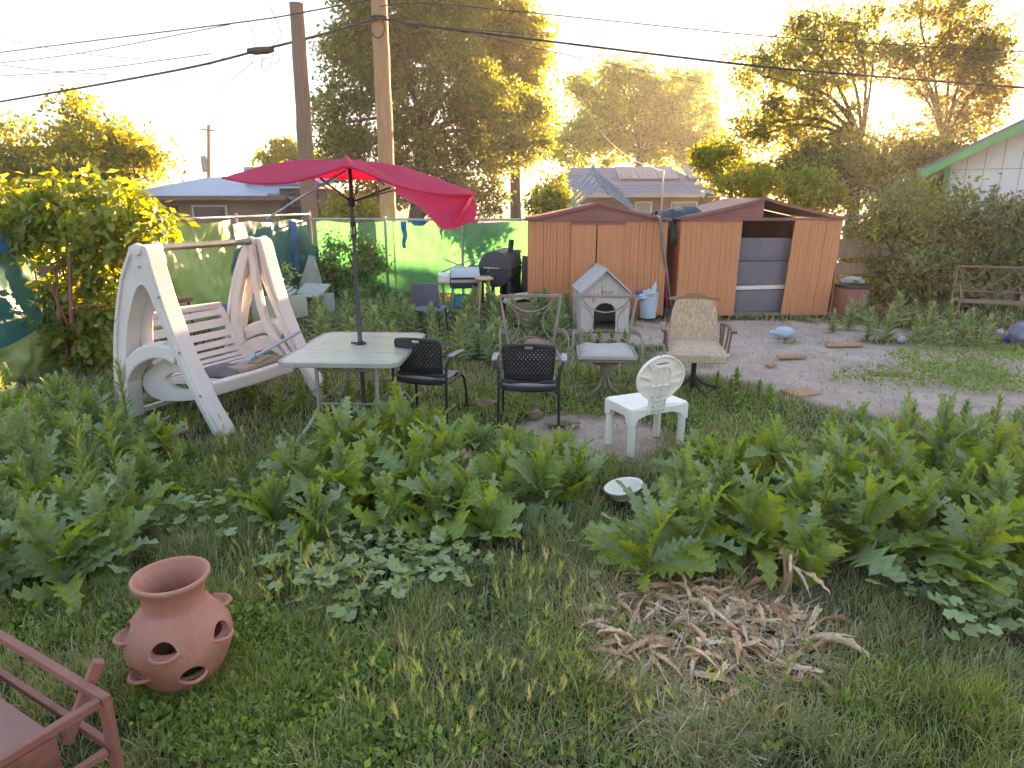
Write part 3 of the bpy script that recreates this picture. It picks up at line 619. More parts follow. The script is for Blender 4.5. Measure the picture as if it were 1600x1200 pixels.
def tree(label, name, base, Y, blobs, cols, leaf=.16, per=26, dens=1.0, trunk=.16, seed=1, fork=.35, spread=.5, depth=1.0, m=LEAFC, group='trees beyond the fence', cat='tree', aspect=.5, lean=0, csz=.34, droop=.3):
    r = random.Random(seed); bx, by = base; t = thing(name, label, cat, (bx, by, 0), 0, group)
    o0 = Vector((bx, by, 0)); Cs = []; Ss = []; wood = MB()
    B = []
    for (px, py, rx, ry) in blobs:
        c = D(px, py, Y); s = c.length / FPX; B.append((c - o0, Vector((rx * s, (rx + ry) / 2 * s * depth, ry * s))))
    B = [(c + Vector((0, r.uniform(-1, 1) * e.y * .6, 0)), e) for c, e in B]
    zlow = min(c.z - e.z for c, e in B); ztop = max(c.z for c, e in B)
    fk = Vector((lean, 0, max(.3, zlow + (ztop - zlow) * fork * .6)))
    wood.tube(spline([(0, 0, -.1), fk * .5 + Vector((r.uniform(-.1, .1), 0, 0)), fk], 5), [trunk * (1.25 - .45 * i / 10) for i in range(11)], 9)
    for c, e in B:
        mid = fk.lerp(c, .5) + Vector((r.uniform(-.2, .2), r.uniform(-.2, .2), .12 * (c - fk).length))
        L_ = spline([fk, mid, c, c + Vector((r.uniform(-.3, .3) * e.x, 0, e.z * .7))], 5)
        rs = [max(.012, trunk * .34 * (1 - i / (len(L_) - 1)) ** .8) for i in range(len(L_))]
        wood.tube(L_, rs, 6)
        vol = e.x * e.z; ns = max(8, int(dens * vol / (csz * csz) * 3.8))
        for i in range(ns):
            while True:
                q = Vector((r.uniform(-1, 1), r.uniform(-1, 1), r.uniform(-1, 1)))
                if .25 < q.length < 1: break
            p = c + Vector((q.x * e.x, q.y * e.y, q.z * e.z)); Cs.append(p); g = csz * r.uniform(.35, .95); Ss.append((g, g, g * .75))
            if i % 2 == 0:
                k = L_[min(len(L_) - 1, int(len(L_) * r.uniform(.45, 1)))]; wood.tube([k, k.lerp(p, .5) + Vector((0, 0, .08 * (p - k).length)), p], [trunk * .06, trunk * .045, .005], 4, cap=False)
    wood.build('trunk', BARK, t, smooth=True, fixn=False)
    V, F, c = leaf_cloud(np.array([tuple(p) for p in Cs]), np.array(Ss), int(per * 2.2), leaf * 1.15, cols, seed, droop, aspect)
    inst('crown', np_mesh('crown', V, F, m, c), t)
    return t
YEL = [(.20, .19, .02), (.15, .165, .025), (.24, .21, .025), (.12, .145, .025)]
GRN = [(.08, .115, .045), (.11, .14, .045), (.065, .10, .045), (.145, .16, .04), (.09, .12, .06)]
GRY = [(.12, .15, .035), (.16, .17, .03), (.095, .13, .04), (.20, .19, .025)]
OLV = [(.12, .125, .035), (.095, .11, .035), (.155, .145, .035), (.08, .095, .04)]
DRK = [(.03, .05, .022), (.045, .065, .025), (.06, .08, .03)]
# left, yellow green mass
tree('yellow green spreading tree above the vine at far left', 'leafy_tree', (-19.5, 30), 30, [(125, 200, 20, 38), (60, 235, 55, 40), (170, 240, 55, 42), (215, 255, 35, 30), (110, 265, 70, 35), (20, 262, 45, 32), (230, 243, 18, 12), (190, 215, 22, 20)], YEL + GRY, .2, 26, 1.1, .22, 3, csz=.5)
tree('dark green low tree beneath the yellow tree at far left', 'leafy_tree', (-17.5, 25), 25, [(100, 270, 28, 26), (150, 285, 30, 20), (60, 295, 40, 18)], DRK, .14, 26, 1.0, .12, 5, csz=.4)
tree('grey leafless brush tangle at the left edge behind the vine', 'bare_brush', (-16.5, 23), 23, [(25, 270, 40, 26), (60, 285, 45, 20), (10, 215, 20, 18)], [(.2, .16, .15), (.14, .11, .11)], .07, 10, 1.5, .1, 6, csz=.4, m=BARK, aspect=.15)
tree('small green tree between the old pole and the blue roof', 'leafy_tree', (-16.5, 48), 48, [(450, 243, 26, 18), (420, 252, 18, 12), (475, 250, 18, 22)], GRY, .3, 22, 1.0, .15, 7, csz=.5)
# big central tree (willowy, grey green) and yellow lit top right side
tree('large willowy green tree towering behind the tan pole', 'leafy_tree', (-3.6, 24), 24, [(560, 110, 48, 60), (530, 190, 42, 48), (600, 55, 60, 50), (640, 140, 50, 50), (560, 240, 55, 40), (690, 40, 60, 50), (720, 130, 55, 55), (650, 225, 50, 45), (770, 180, 60, 50), (730, 255, 60, 40), (800, 235, 50, 45), (840, 185, 30, 40), (620, 290, 60, 30), (720, 310, 70, 30) , (545, 60, 25, 30), (600, 0, 60, 40), (700, -40, 70, 50)], GRN + GRN + GRY, .13, 40, 1.15, .26, 11, fork=.6, csz=.36, depth=.8, lean=.6)
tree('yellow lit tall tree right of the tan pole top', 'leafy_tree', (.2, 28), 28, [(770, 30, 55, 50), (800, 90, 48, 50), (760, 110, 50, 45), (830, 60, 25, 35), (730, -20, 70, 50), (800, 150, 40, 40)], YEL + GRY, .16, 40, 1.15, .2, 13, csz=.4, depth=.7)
tree('rounded yellow green tree behind the grey roofed house', 'leafy_tree', (11.2, 62), 62, [(930, 175, 40, 45), (985, 135, 48, 32), (1040, 150, 45, 38), (1075, 190, 38, 40), (1000, 190, 60, 45), (940, 225, 55, 35), (1040, 230, 55, 35), (1095, 215, 22, 24), (890, 225, 40, 35), (960, 115, 18, 12), (1090, 130, 14, 12), (905, 130, 18, 14)], [(.17, .22, .02), (.13, .19, .025), (.20, .23, .02), (.10, .15, .025)], .36, 30, .95, .4, 17, fork=.3, csz=.8, depth=.7)
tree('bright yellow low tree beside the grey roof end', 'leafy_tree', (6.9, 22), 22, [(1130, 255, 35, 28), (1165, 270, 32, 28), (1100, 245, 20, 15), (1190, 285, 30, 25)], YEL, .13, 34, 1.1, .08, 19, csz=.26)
# right trees around the sun
tree('tall thin leaved tree left of the setting sun', 'leafy_tree', (11.8, 24), 24, [(1255, 45, 28, 30), (1300, 70, 55, 45), (1190, 110, 38, 45), (1240, 130, 50, 50), (1300, 150, 45, 50), (1200, 190, 50, 45), (1265, 215, 60, 40), (1330, 55, 30, 40), (1360, 90, 22, 35), (1310, 225, 45, 32), (1170, 215, 25, 30)], OLV + GRY, .13, 34, .62, .2, 23, fork=.35, csz=.36, depth=.7)
tree('airy tall tree right of the sun with forked trunk', 'leafy_tree', (15.2, 25), 25, [(1440, 40, 40, 45), (1480, 20, 35, 40), (1530, 55, 40, 45), (1545, 110, 40, 45), (1500, 150, 50, 45), (1440, 110, 35, 30), (1395, 75, 22, 30), (1545, 175, 35, 32), (1470, 205, 50, 28), (1420, 215, 30, 20), (1510, 90, 45, 40), (1400, 118, 22, 14)], OLV + [(.14, .12, .04)], .13, 34, .52, .16, 29, fork=.15, csz=.36, depth=.7)
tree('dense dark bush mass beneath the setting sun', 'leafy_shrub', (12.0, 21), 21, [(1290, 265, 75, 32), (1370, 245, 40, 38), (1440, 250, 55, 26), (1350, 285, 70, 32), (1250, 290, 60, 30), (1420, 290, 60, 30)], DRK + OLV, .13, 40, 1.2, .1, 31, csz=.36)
tree('yellow green upright bush right of the open shed', 'leafy_shrub', (9.6, 17), 17, [(1265, 285, 28, 26), (1250, 305, 25, 25), (1290, 310, 28, 22), (1180, 285, 55, 24)], GRY, .10, 34, 1.2, .06, 37, csz=.26)
SHG = [(.10, .14, .07), (.13, .165, .085), (.085, .12, .06), (.14, .16, .05)]
tree('big tangled green shrub between open shed and garage', 'leafy_shrub', (8.2, 13.2), 13.2, [(1395, 335, 50, 38), (1440, 320, 45, 32), (1380, 390, 45, 50), (1430, 400, 55, 60), (1480, 380, 40, 55), (1410, 450, 60, 40), (1365, 440, 30, 45), (1460, 450, 50, 35), (1345, 380, 20, 35), (1350, 470, 25, 25), (1500, 430, 40, 40)], SHG + SHG + GRY, .085, 44, 1.15, .05, 41, csz=.24, m=LEAFG, group='shrubs along the back')
tree('reddish brown dry shrub left of the garage', 'leafy_shrub', (10.2, 13.6), 13.6, [(1530, 400, 50, 50), (1570, 420, 50, 60), (1510, 440, 40, 30), (1560, 360, 40, 40), (1600, 380, 40, 60)], SHG + [(.17, .10, .06), (.15, .09, .06), (.12, .1, .05)], .075, 34, .9, .04, 43, csz=.24, m=LEAFG, group='shrubs along the back')
tree('leafy bush growing at the fence corner below the old pole', 'leafy_shrub', (-3.7, 14.2), 14.2, [(525, 400, 22, 26), (562, 395, 22, 30), (512, 430, 24, 22), (584, 420, 18, 34), (545, 432, 34, 18)], [(.10, .14, .05), (.13, .17, .055), (.085, .12, .05)], .075, 30, .75, .04, 47, csz=.18, m=LEAFG, group='shrubs along the back', depth=.5)
tree('yellow topped bush behind the fence between the two poles', 'leafy_shrub', (-4.6, 18.5), 18.5, [(545, 325, 35, 22), (530, 350, 30, 25), (575, 345, 20, 28), (560, 370, 30, 25)], GRY + YEL, .09, 36, 1.1, .04, 48, csz=.2, m=LEAFC, group='shrubs along the back')
tree('green shrub behind the back fence beside the closed shed', 'leafy_shrub', (.9, 18), 18, [(860, 300, 30, 26), (880, 315, 25, 20), (850, 330, 25, 20)], GRN + GRY, .11, 34, 1.0, .06, 53, csz=.26, group='shrubs along the back')
for i, (px, top, base_y) in enumerate(((1492, 296, 430), (1530, 285, 430), (1572, 300, 430), (1585, 282, 430), (1560, 320, 440))):
    p = D(px, base_y, 12.8 - .1 * i); t_ = thing('tall_weed', ['leftmost tall spiky weed before the white garage wall', 'second tall spiky weed from the left before the garage', 'middle tall spiky weed against the garage wall', 'tallest spiky weed at the right edge before the garage', 'short spiky weed between the tall ones by the garage'][i], 'weed', (p.x, p.y, 0), 0, 'tall weeds before the garage')
    hh_ = D(px, top, p.y).z; st = MB(); Cs = []; Ss = []; rr = random.Random(60 + i)
    for k in range(4):
        tipx, tipy, tz = rr.uniform(-.28, .28), rr.uniform(-.2, .2), hh_ * rr.uniform(.8, 1)
        st.tube([(0, 0, 0), (tipx * .6, tipy * .6, tz * .6), (tipx, tipy, tz)], [.014, .01, .004], 5)
        for j in range(16): u = .3 + .7 * j / 15; Cs.append((tipx * u, tipy * u, tz * u)); g = .035 + .06 * (1 - u); Ss.append((g, g, .03))
    st.build('stem', mat('weed_stem', (.16, .2, .09), rough=.8), t_, fixn=False)
    V, F, c = leaf_cloud(np.array(Cs), np.array(Ss), 9, .11, [(.10, .13, .07), (.13, .16, .08), (.08, .11, .06)], 70 + i, -.4, .3); inst('foliage', np_mesh('weed_foliage', V, F, LEAFG, c), t_)
# ------------------------------------------------------------------ glider swing
SWN = Vector((-3.2, 6.0, 0)); swu = Vector((.42, .907, 0)).normalized(); SWA = math.atan2(swu.y, swu.x) - math.pi / 2
sw = thing('glider_swing', 'weathered white plastic glider swing with slatted seat beside the vine', 'swing', tuple(SWN), SWA)
# local: x = forward (towards table), y = along the bar, z up
def side_frame(y, th):
    outer = spl2([(-.05, 1.62), (.07, 1.63), (.13, 1.50), (.24, 1.12), (.42, .66), (.60, .28), (.78, .0), (.68, .0), (.50, .24), (.30, .62), (.10, 1.05), (.0, 1.28)], 4, False)
    o1 = [(-.13, 1.58), (-.09, 1.63), (.08, 1.63), (.12, 1.57), (.155, 1.42), (.235, 1.12), (.34, .82), (.47, .52), (.61, .25), (.77, 0), (.64, 0)]
    inner_r = [(.50, .24), (.36, .50), (.24, .78), (.13, 1.05), (.06, 1.22), (.0, 1.29), (-.07, 1.27), (-.15, 1.17), (-.27, .94), (-.36, .66), (-.41, .36), (-.43, .12), (-.44, 0)]
    left = [(-.62, 0), (-.60, .30), (-.545, .62), (-.45, .96), (-.33, 1.26), (-.22, 1.46)]
    def smooth(l): return [(p.x, p.z) for p in spline([(a, 0, b) for a, b in l], 3)]
    poly = smooth(o1) + smooth(inner_r) + smooth(left)
    fr = MB(); fr.extr(poly, [], th, Matrix.Translation((0, y, 0))); o = fr.build('end_frame', WHITEPL, sw, bevel=.012)
    # raised rims along both legs
    for s in (-1, 1):
        rb = MB(); rb.sweep([(a, y + s * (th / 2 + .006), b) for a, b in [(-.09 + .0, 1.56), (-.25, 1.32), (-.38, 1.0), (-.475, .66), (-.52, .34), (-.535, .05)]], .014, .03, (0, 1, 0)); rb.build('rib', WHITEPL, o, bevel=.004)
        rb = MB(); rb.sweep([(a, y + s * (th / 2 + .006), b) for a, b in [(.09, 1.5), (.15, 1.25), (.24, .98), (.36, .68), (.51, .36), (.70, .03)]], .014, .03, (0, 1, 0)); rb.build('rib', WHITEPL, o, bevel=.004)
    return o
f0 = side_frame(-.02, .15); f1 = side_frame(1.30, .15)
MB().tube([(0, -.02, 1.60), (0, 1.33, 1.60)], .032, 14).build('top_bar', mat('olive_grey_tube', (.27, .29, .25), (.2, .21, .18), rough=.4, metal=.5), sw, smooth=True)
for y in (-.09, .10, 1.2, 1.38):
    MB().lathe([(0, -.02), (.05, -.02), (.055, 0), (.05, .025), (0, .03)], 16, Matrix.Translation((0, y, 1.60)) @ Matrix.Rotation(R(90), 4, 'X')).build('pivot_cap', WHITEPL, sw, smooth=True, ang=50)
# seat bucket: curved slatted seat and back
prof = spline([(.40, 0, .36), (.15, 0, .375), (-.10, 0, .36), (-.22, 0, .44), (-.33, 0, .64), (-.46, 0, .90)], 6)
y0, y1 = .12, 1.14
nslat = 13; tot = len(prof) - 1
def onp(u): k = u * tot; i = min(int(k), tot - 1); return prof[i].lerp(prof[i + 1], k - i)
for i in range(nslat):
    u0 = i / nslat + .008; u1 = (i + 1) / nslat - .016
    pa, pm, pb = onp(u0), onp((u0 + u1) / 2), onp(u1)
    sl_ = MB()
    for (ya, yb) in ((y0 + .05, y1 - .05),):
        vs = []
        for p in (pa, pm, pb):
            for y in (ya, yb): vs.append((p.x, y, p.z))
        sl_.add(vs, [(0, 1, 3, 2), (2, 3, 5, 4)])
    sl_.build('slat', WHITEPL, sw, thick=.022, bevel=.004)
for y in (y0 + .025, y1 - .025): MB().sweep(prof, .07, .04, (0, 0, 1)).build('seat_rail', WHITEPL, sw, bevel=.006).location = (0, y, 0)
MB().sweep([(.42, y0 - .02, .335), (.43, (y0 + y1) / 2, .33), (.42, y1 + .02, .335)], .09, .13, (0, 0, 1)).build('front_apron', WHITEPL, sw, bevel=.02)
MB().sweep([(-.47, y0, .92), (-.48, (y0 + y1) / 2, .935), (-.47, y1, .92)], .05, .07).build('back_top_rail', WHITEPL, sw, bevel=.015)
# side panels of the seat with the oval opening and the hanger wishbones
for y, nm in ((y0 - .03, 0), (y1 + .03, 1)):
    outer = [(.44, .28), (.47, .36), (.38, .50), (.24, .60), (.06, .62), (-.10, .57), (-.22, .50), (-.34, .42), (-.40, .30), (-.30, .20), (-.10, .18), (.20, .22)]
    oval = [(.12 + .20 * math.cos(a) + .03 * math.sin(a), .395 + .085 * math.sin(a)) for a in np.linspace(0, 2 * math.pi, 22)[:-1]]
    MB().extr(spl2(outer, 4), [oval[::-1]], .07, Matrix.Translation((0, y, 0))).build('side_panel', WHITEPL, sw, bevel=.012)
    hang = MB(); hang.sweep(spline([(.0, y, 1.57), (-.13, y, 1.30), (-.25, y, .98), (-.30, y, .70), (-.26, y, .50)], 5), .07, .10, (1, 0, 0)); hang.build('hanger_arm', WHITEPL, sw, bevel=.012)
    hang = MB(); hang.sweep(spline([(.02, y, 1.57), (.045, y, 1.30), (.07, y, 1.0), (.16, y, .72), (.34, y, .50), (.43, y, .38)], 5), .07, .075, (1, 0, 0)); hang.build('hanger_arm', WHITEPL, sw, bevel=.012)
# curved braces between back foot and front leg on each end frame
for y in (-.02, 1.30):
    MB().sweep(spline([(-.60, y, .02), (-.52, y, .30), (-.34, y, .54), (-.10, y, .67), (.12, y, .70), (.28, y, .66)], 6), .13, .15, (0, 1, 0)).build('curved_brace', WHITEPL, sw, bevel=.018)
    for k in (-1, 0, 1): MB().sweep(spline([(-.60 - .02 * 0, y + .04 * k, .10), (-.545, y + .04 * k, .36), (-.36, y + .04 * k, .612), (-.10, y + .04 * k, .745), (.12, y + .04 * k, .775)], 5), .012, .012, (0, 1, 0)).build('brace_groove', WHITEPL, sw)
for (p, q) in (((-.52, .05, .03), (-.52, 1.24, .03)),): MB().bar(p, q, .05, .05).build('base_bar', WHITEPL, sw, bevel=.008)
for y in (-.105, 1.385):
    for (x, z) in ((.20, 1.2), (.36, .72), (.56, .35), (-.42, .95), (-.52, .5), (0, 1.45)): MB().lathe([(0, .008), (.012, .006), (.014, 0)], 8, Matrix.Translation((x, y, z)) @ Matrix.Rotation(R(90 if y < 0 else -90), 4, 'X')).build('bolt', GALV, sw)
SWM = sw.matrix_basis.copy(); SWM = Matrix.Translation(SWN) @ Matrix.Rotation(SWA, 4, 'Z')
def sloc(x, y, z): return SWM @ Vector((x, y, z))
q = thing('seat_cushion', 'grey folded cushion lying on the swing seat', 'cushion', tuple(sloc(.16, .52, .395)), SWA + .25)
cu = MB(); cu.grid(lambda u, v: ((u - .5) * .42, (v - .5) * .46, .05 * math.sin(math.pi * u) ** .4 * math.sin(math.pi * v) ** .4 + .012 * noise.noise((u * 5, v * 5, 1))), 16, 16); cu.grid(lambda u, v: ((u - .5) * .42, (v - .5) * .46, -.004), 2, 2)
cu.build('cover', mat('grey_fabric', (.17, .17, .19), (.12, .12, .135), rough=.95, bump=.5), q, smooth=True, ang=80)
q = thing('wood_plank', 'tan board lying across the swing seat front', 'board', tuple(sloc(.28, .82, .40)), SWA + .1)
MB().box((0, 0, .02), (.2, .62, .04)).build('board', mat('tan_board', (.42, .33, .25), (.33, .25, .19), rough=.85, stretch=(10, 1, 1)), q, bevel=.004)
MB().box((.02, .05, .052), (.12, .3, .02), (0, 0, .2)).build('upper_board', mat('tan_board', (.42, .33, .25)), q, bevel=.003)
q = thing('shovel', 'pale grey plastic shovel lying on the swing with handle towards table', 'shovel', tuple(sloc(.26, .80, .47)), 0)
hd = D(470, 517, 6.9) - sloc(.26, .80, .47)
PGREY = mat('pale_blue_grey_plastic', (.46, .52, .62), (.38, .43, .52), rough=.45)
MB().tube([(0, 0, 0), tuple(hd * .5), tuple(hd)], .017, 10).build('handle', PGREY, q, smooth=True)
bl = MB(); ax = hd.normalized(); sd = ax.cross(Vector((0, 0, 1))).normalized(); upv = sd.cross(ax)
bl.grid(lambda u, v: tuple(-ax * (.22 * v) + ax * .05 + sd * ((u - .5) * .17 * (.55 + .45 * min(1, v * 2.5))) + upv * (.05 * (2 * u - 1) ** 2 - .01 - .05 * v)), 8, 8); bl.build('blade', PGREY, q, smooth=True, thick=.006)

# ------------------------------------------------------------------ patio table
TC = G(547, 543, .72); 
TP = [G(432, 566, .72), G(512, 521, .72), G(665, 522, .72), G(617, 569, .72)]
TCEN = sum(TP, Vector()) / 4; TR = math.atan2(.04, 1.0)
tb = thing('patio_table', 'rectangular patio table with frosted glass top under the red umbrella', 'table', (TCEN.x, TCEN.y, 0), R(-3))
tw, td = 1.0, 1.34
def rrect(w, d, r, n=6):
    out = []
    for cx, cy, a0 in ((w / 2 - r, d / 2 - r, 0), (-w / 2 + r, d / 2 - r, 90), (-w / 2 + r, -d / 2 + r, 180), (w / 2 - r, -d / 2 + r, 270)):
        for i in range(n + 1): a = R(a0 + 90 * i / n); out.append((cx + r * math.cos(a), cy + r * math.sin(a)))
    return out
XY = Matrix.Rotation(R(-90), 4, 'X')
hole = [(.018 * 1.6 * math.cos(a), .018 * 1.6 * math.sin(a)) for a in np.linspace(0, 2 * math.pi, 13)[:-1]]
UMB = None
glassm = mat('pebbled_glass', (.68, .69, .60), (.52, .54, .47), rough=.18, scale=9, stretch=(.4, 2.2, 1), bump=.7, bscale=22, spec=.6)
def flat(l): return [(a, -b) for a, b in l]
umx, umy = G(563, 539, .72).x - TCEN.x, G(563, 539, .72).y - TCEN.y
hole = [(umx + .03 * math.cos(a), umy + .03 * math.sin(a)) for a in np.linspace(0, 2 * math.pi, 13)[:-1]]
MB().extr(rrect(tw - .03, td - .03, .10), [hole], .008, Matrix.Translation((0, 0, .722)) @ Matrix.Rotation(R(90), 4, 'X')).build('glass_top', glassm, tb)
ALU = mat('grey_green_frame_paint', (.40, .42, .38), (.31, .33, .30), rough=.45, metal=.2, scale=6, c3=(.22, .13, .09), s3=6, t3=.66)
MB().sweep([(x, y, .71) for x, y in rrect(tw, td, .11)], .028, .042, (0, 0, 1), closed=True).build('rim', ALU, tb, smooth=True, ang=50, bevel=.006)
RUSTL = mat('rusty_tan_tube', (.36, .30, .25), (.28, .2, .15), rough=.6, scale=7, c3=(.26, .11, .055), s3=6, t3=.55)
lg = []
for sx in (-1, 1):
    for sy in (-1, 1):
        pts = spline([(sx * .26, sy * .40, .69), (sx * .26, sy * .40, .34), (sx * .27, sy * .405, .24), (sx * .36, sy * .50, .08), (sx * .42, sy * .56, .012)], 4)
        MB().tube(pts, .017, 10).build('leg', ALU, tb, smooth=True)
for z in (.60, .30):
    for a, b_ in (((-.26, -.4), (.26, -.4)), ((.26, -.4), (.26, .4)), ((.26, .4), (-.26, .4)), ((-.26, .4), (-.26, -.4))):
        MB().tube([(a[0], a[1], z), (b_[0], b_[1], z)], .012, 8).build('stretcher', RUSTL, tb, smooth=True)
for sy in (-1, 1): MB().tube([(-.46, sy * .4, .69), (.46, sy * .4, .69)], .013, 8).build('top_bar', ALU, tb, smooth=True)
MB().lathe([(.022, 0), (.05, .002), (.05, .016), (.028, .02), (.028, .03), (.022, .03)], 18, Matrix.Translation((umx, umy, .728))).build('umbrella_collar', BLACKM, tb, smooth=True)
MB().box((umx - .06, umy - .01, .742), (.05, .03, .014)).build('collar_clip', BLACKM, tb)

# ------------------------------------------------------------------ red umbrella
UX, UY = TCEN.x + umx, TCEN.y + umy
um = thing('patio_umbrella', 'red patio umbrella with torn drooping right side above the table', 'umbrella', (UX, UY, 0))
DKPOLE = mat('dark_grey_pole', (.10, .10, .125), (.075, .075, .095), rough=.4, metal=.4)
zt = D(563, 256, UY).z
MB().tube([(0, 0, .02), (0, 0, 1.2)], .021, 12).build('lower_pole', DKPOLE, um, smooth=True)
MB().tube([(0, 0, 1.2), (0, 0, zt)], .018, 12).build('upper_pole', DKPOLE, um, smooth=True)
zs = D(562, 350, UY).z
MB().tube([(0, 0, zs - .12), (0, 0, zs + .02)], .027, 12).build('sleeve', BLACKM, um, smooth=True)
MB().box((-.0, -.023, D(562, 360, UY).z), (.03, .004, .06)).build('white_sticker', BRIGHTPL, um)
zh = D(562, 316, UY).z
MB().lathe([(.018, -.04), (.036, -.03), (.04, .0), (.036, .03), (.018, .04)], 14, Matrix.Translation((0, 0, zh))).build('hub', BLACKM, um, smooth=True)
MB().lathe([(.0, .012), (.02, .008), (.025, -.01), (.025, -.03)], 14, Matrix.Translation((0, 0, zt - .01))).build('finial', BLACKM, um, smooth=True)
def U(px, py, Y): p = D(px, py, Y); return Vector((p.x - UX, p.y - UY, p.z))
apex = Vector((0, 0, zt - .002))
rim = [U(347, 278, 6.1), U(400, 287, 5.55), U(455, 285, 5.35), U(505, 272, 5.25), U(535, 262, 5.3), U(556, 264, 5.3), U(600, 283, 5.3), U(640, 296, 5.35), U(690, 304, 5.6), U(742, 303, 6.0), U(725, 296, 6.5), U(670, 290, 6.9), U(600, 282, 7.1), U(520, 278, 7.1), U(440, 276, 6.9), U(385, 275, 6.5)]
RED = mat('red_umbrella_cloth', (.90, .04, .12), (.80, .03, .10), rough=.75, scale=3, transl=.4, tcol=(.85, .015, .06), bump=.15, bscale=90)
rimS = spline(rim + [rim[0]], 4); nR = len(rimS) - 1
rd = spline([(0, 0, 0), (.5, 0, 0), (1, 0, 0)], 4)
cnp = MB(); nV = 10
def canf(i, v):
    p = apex.lerp(rimS[i % nR], v); sag = math.sin(math.pi * v)
    k = i / nR * 8; edge = abs(k - round(k)) * 2
    return p + Vector((0, 0, (.055 * sag + .03 * math.sin(math.pi * v ** .45)) * (1 - .5 * edge) + .008 * noise.noise((p.x * 6, p.y * 6, 2))))
vs = [apex] + [canf(i, j / nV) for j in range(1, nV + 1) for i in range(nR)]
fs = [(0, 1 + i, 1 + (i + 1) % nR) for i in range(nR)] + [(1 + (j - 1) * nR + i, 1 + j * nR + i, 1 + j * nR + (i + 1) % nR, 1 + (j - 1) * nR + (i + 1) % nR) for j in range(1, nV) for i in range(nR)]
cnp.add(vs, fs); cnp.build('canopy', RED, um, smooth=True, ang=180, fixn=False)
hem = MB().sweep(rimS[:-1], .01, .016, (0, 0, 1), closed=True); hem.build('hem', RED, um)
# loose panel hanging at the right
ta = spline([U(608, 286, 5.28), U(640, 297, 5.33), U(690, 305, 5.6), U(739, 303, 5.98)], 6)
tb_ = spline([U(622, 300, 5.2), U(650, 322, 5.15), U(690, 359, 5.3), U(748, 345, 5.75)], 6)
fl = MB(); n_ = len(ta) - 1
fl.grid(lambda u, v: tuple(ta[round(u * n_)].lerp(tb_[round(u * n_)], v) + Vector((-.0, .06 * math.sin(math.pi * v) * math.sin(3 * u), 0)) + Vector((.03 * math.sin(v * 5 + u * 6) * v, .05 * math.sin(u * 9 + v * 3) * v, 0))), n_, 10)
fl.build('loose_panel', RED, um, smooth=True, ang=180, fixn=False)
t2 = spline([U(742, 303, 6.0), U(732, 325, 5.8), U(724, 336, 5.7), U(750, 346, 5.75)], 6); t3 = spline([U(738, 303, 5.98), U(722, 330, 5.5), U(712, 350, 5.45), U(748, 346, 5.75)], 6); n2_ = len(t2) - 1
fl = MB(); fl.grid(lambda u, v: tuple(t2[round(u * n2_)].lerp(t3[round(u * n2_)], v)), n2_, 4); fl.build('loose_corner', RED, um, smooth=True, ang=180, fixn=False)
hub = Vector((0, 0, zh))
for (px, py, Y, r_) in ((500, 281, 5.7, .008), (610, 296, 5.8, .008), (640, 293, 6.6, .008), (480, 280, 6.7, .008), (590, 284, 7.0, .007)):
    MB().tube([hub, U(px, py - 3, Y)], r_, 6).build('strut', BLACKM if py > 293 or px == 500 else GALV, um, smooth=True)
for (px, py, Y) in ((400, 284, 5.6), (600, 286, 5.35), (690, 302, 5.65), (738, 301, 6.05), (670, 289, 6.85), (520, 276, 7.05), (385, 276, 6.45)):
    e = U(px, py, Y); MB().tube([apex - Vector((0, 0, .03)), apex.lerp(e, .5) + Vector((0, 0, .02)), e - Vector((0, 0, .012))], .006, 6).build('rib', DKPOLE, um, smooth=True)
MB().tube([U(416, 343, 5.15), U(470, 308, 5.3), U(540, 267, 5.5)], .009, 6).build('broken_rib', GALV, um, smooth=True)
MB().tube([U(551, 274, 5.9), U(558, 295, 6.0), hub], .004, 5).build('cord', BLACKM, um)

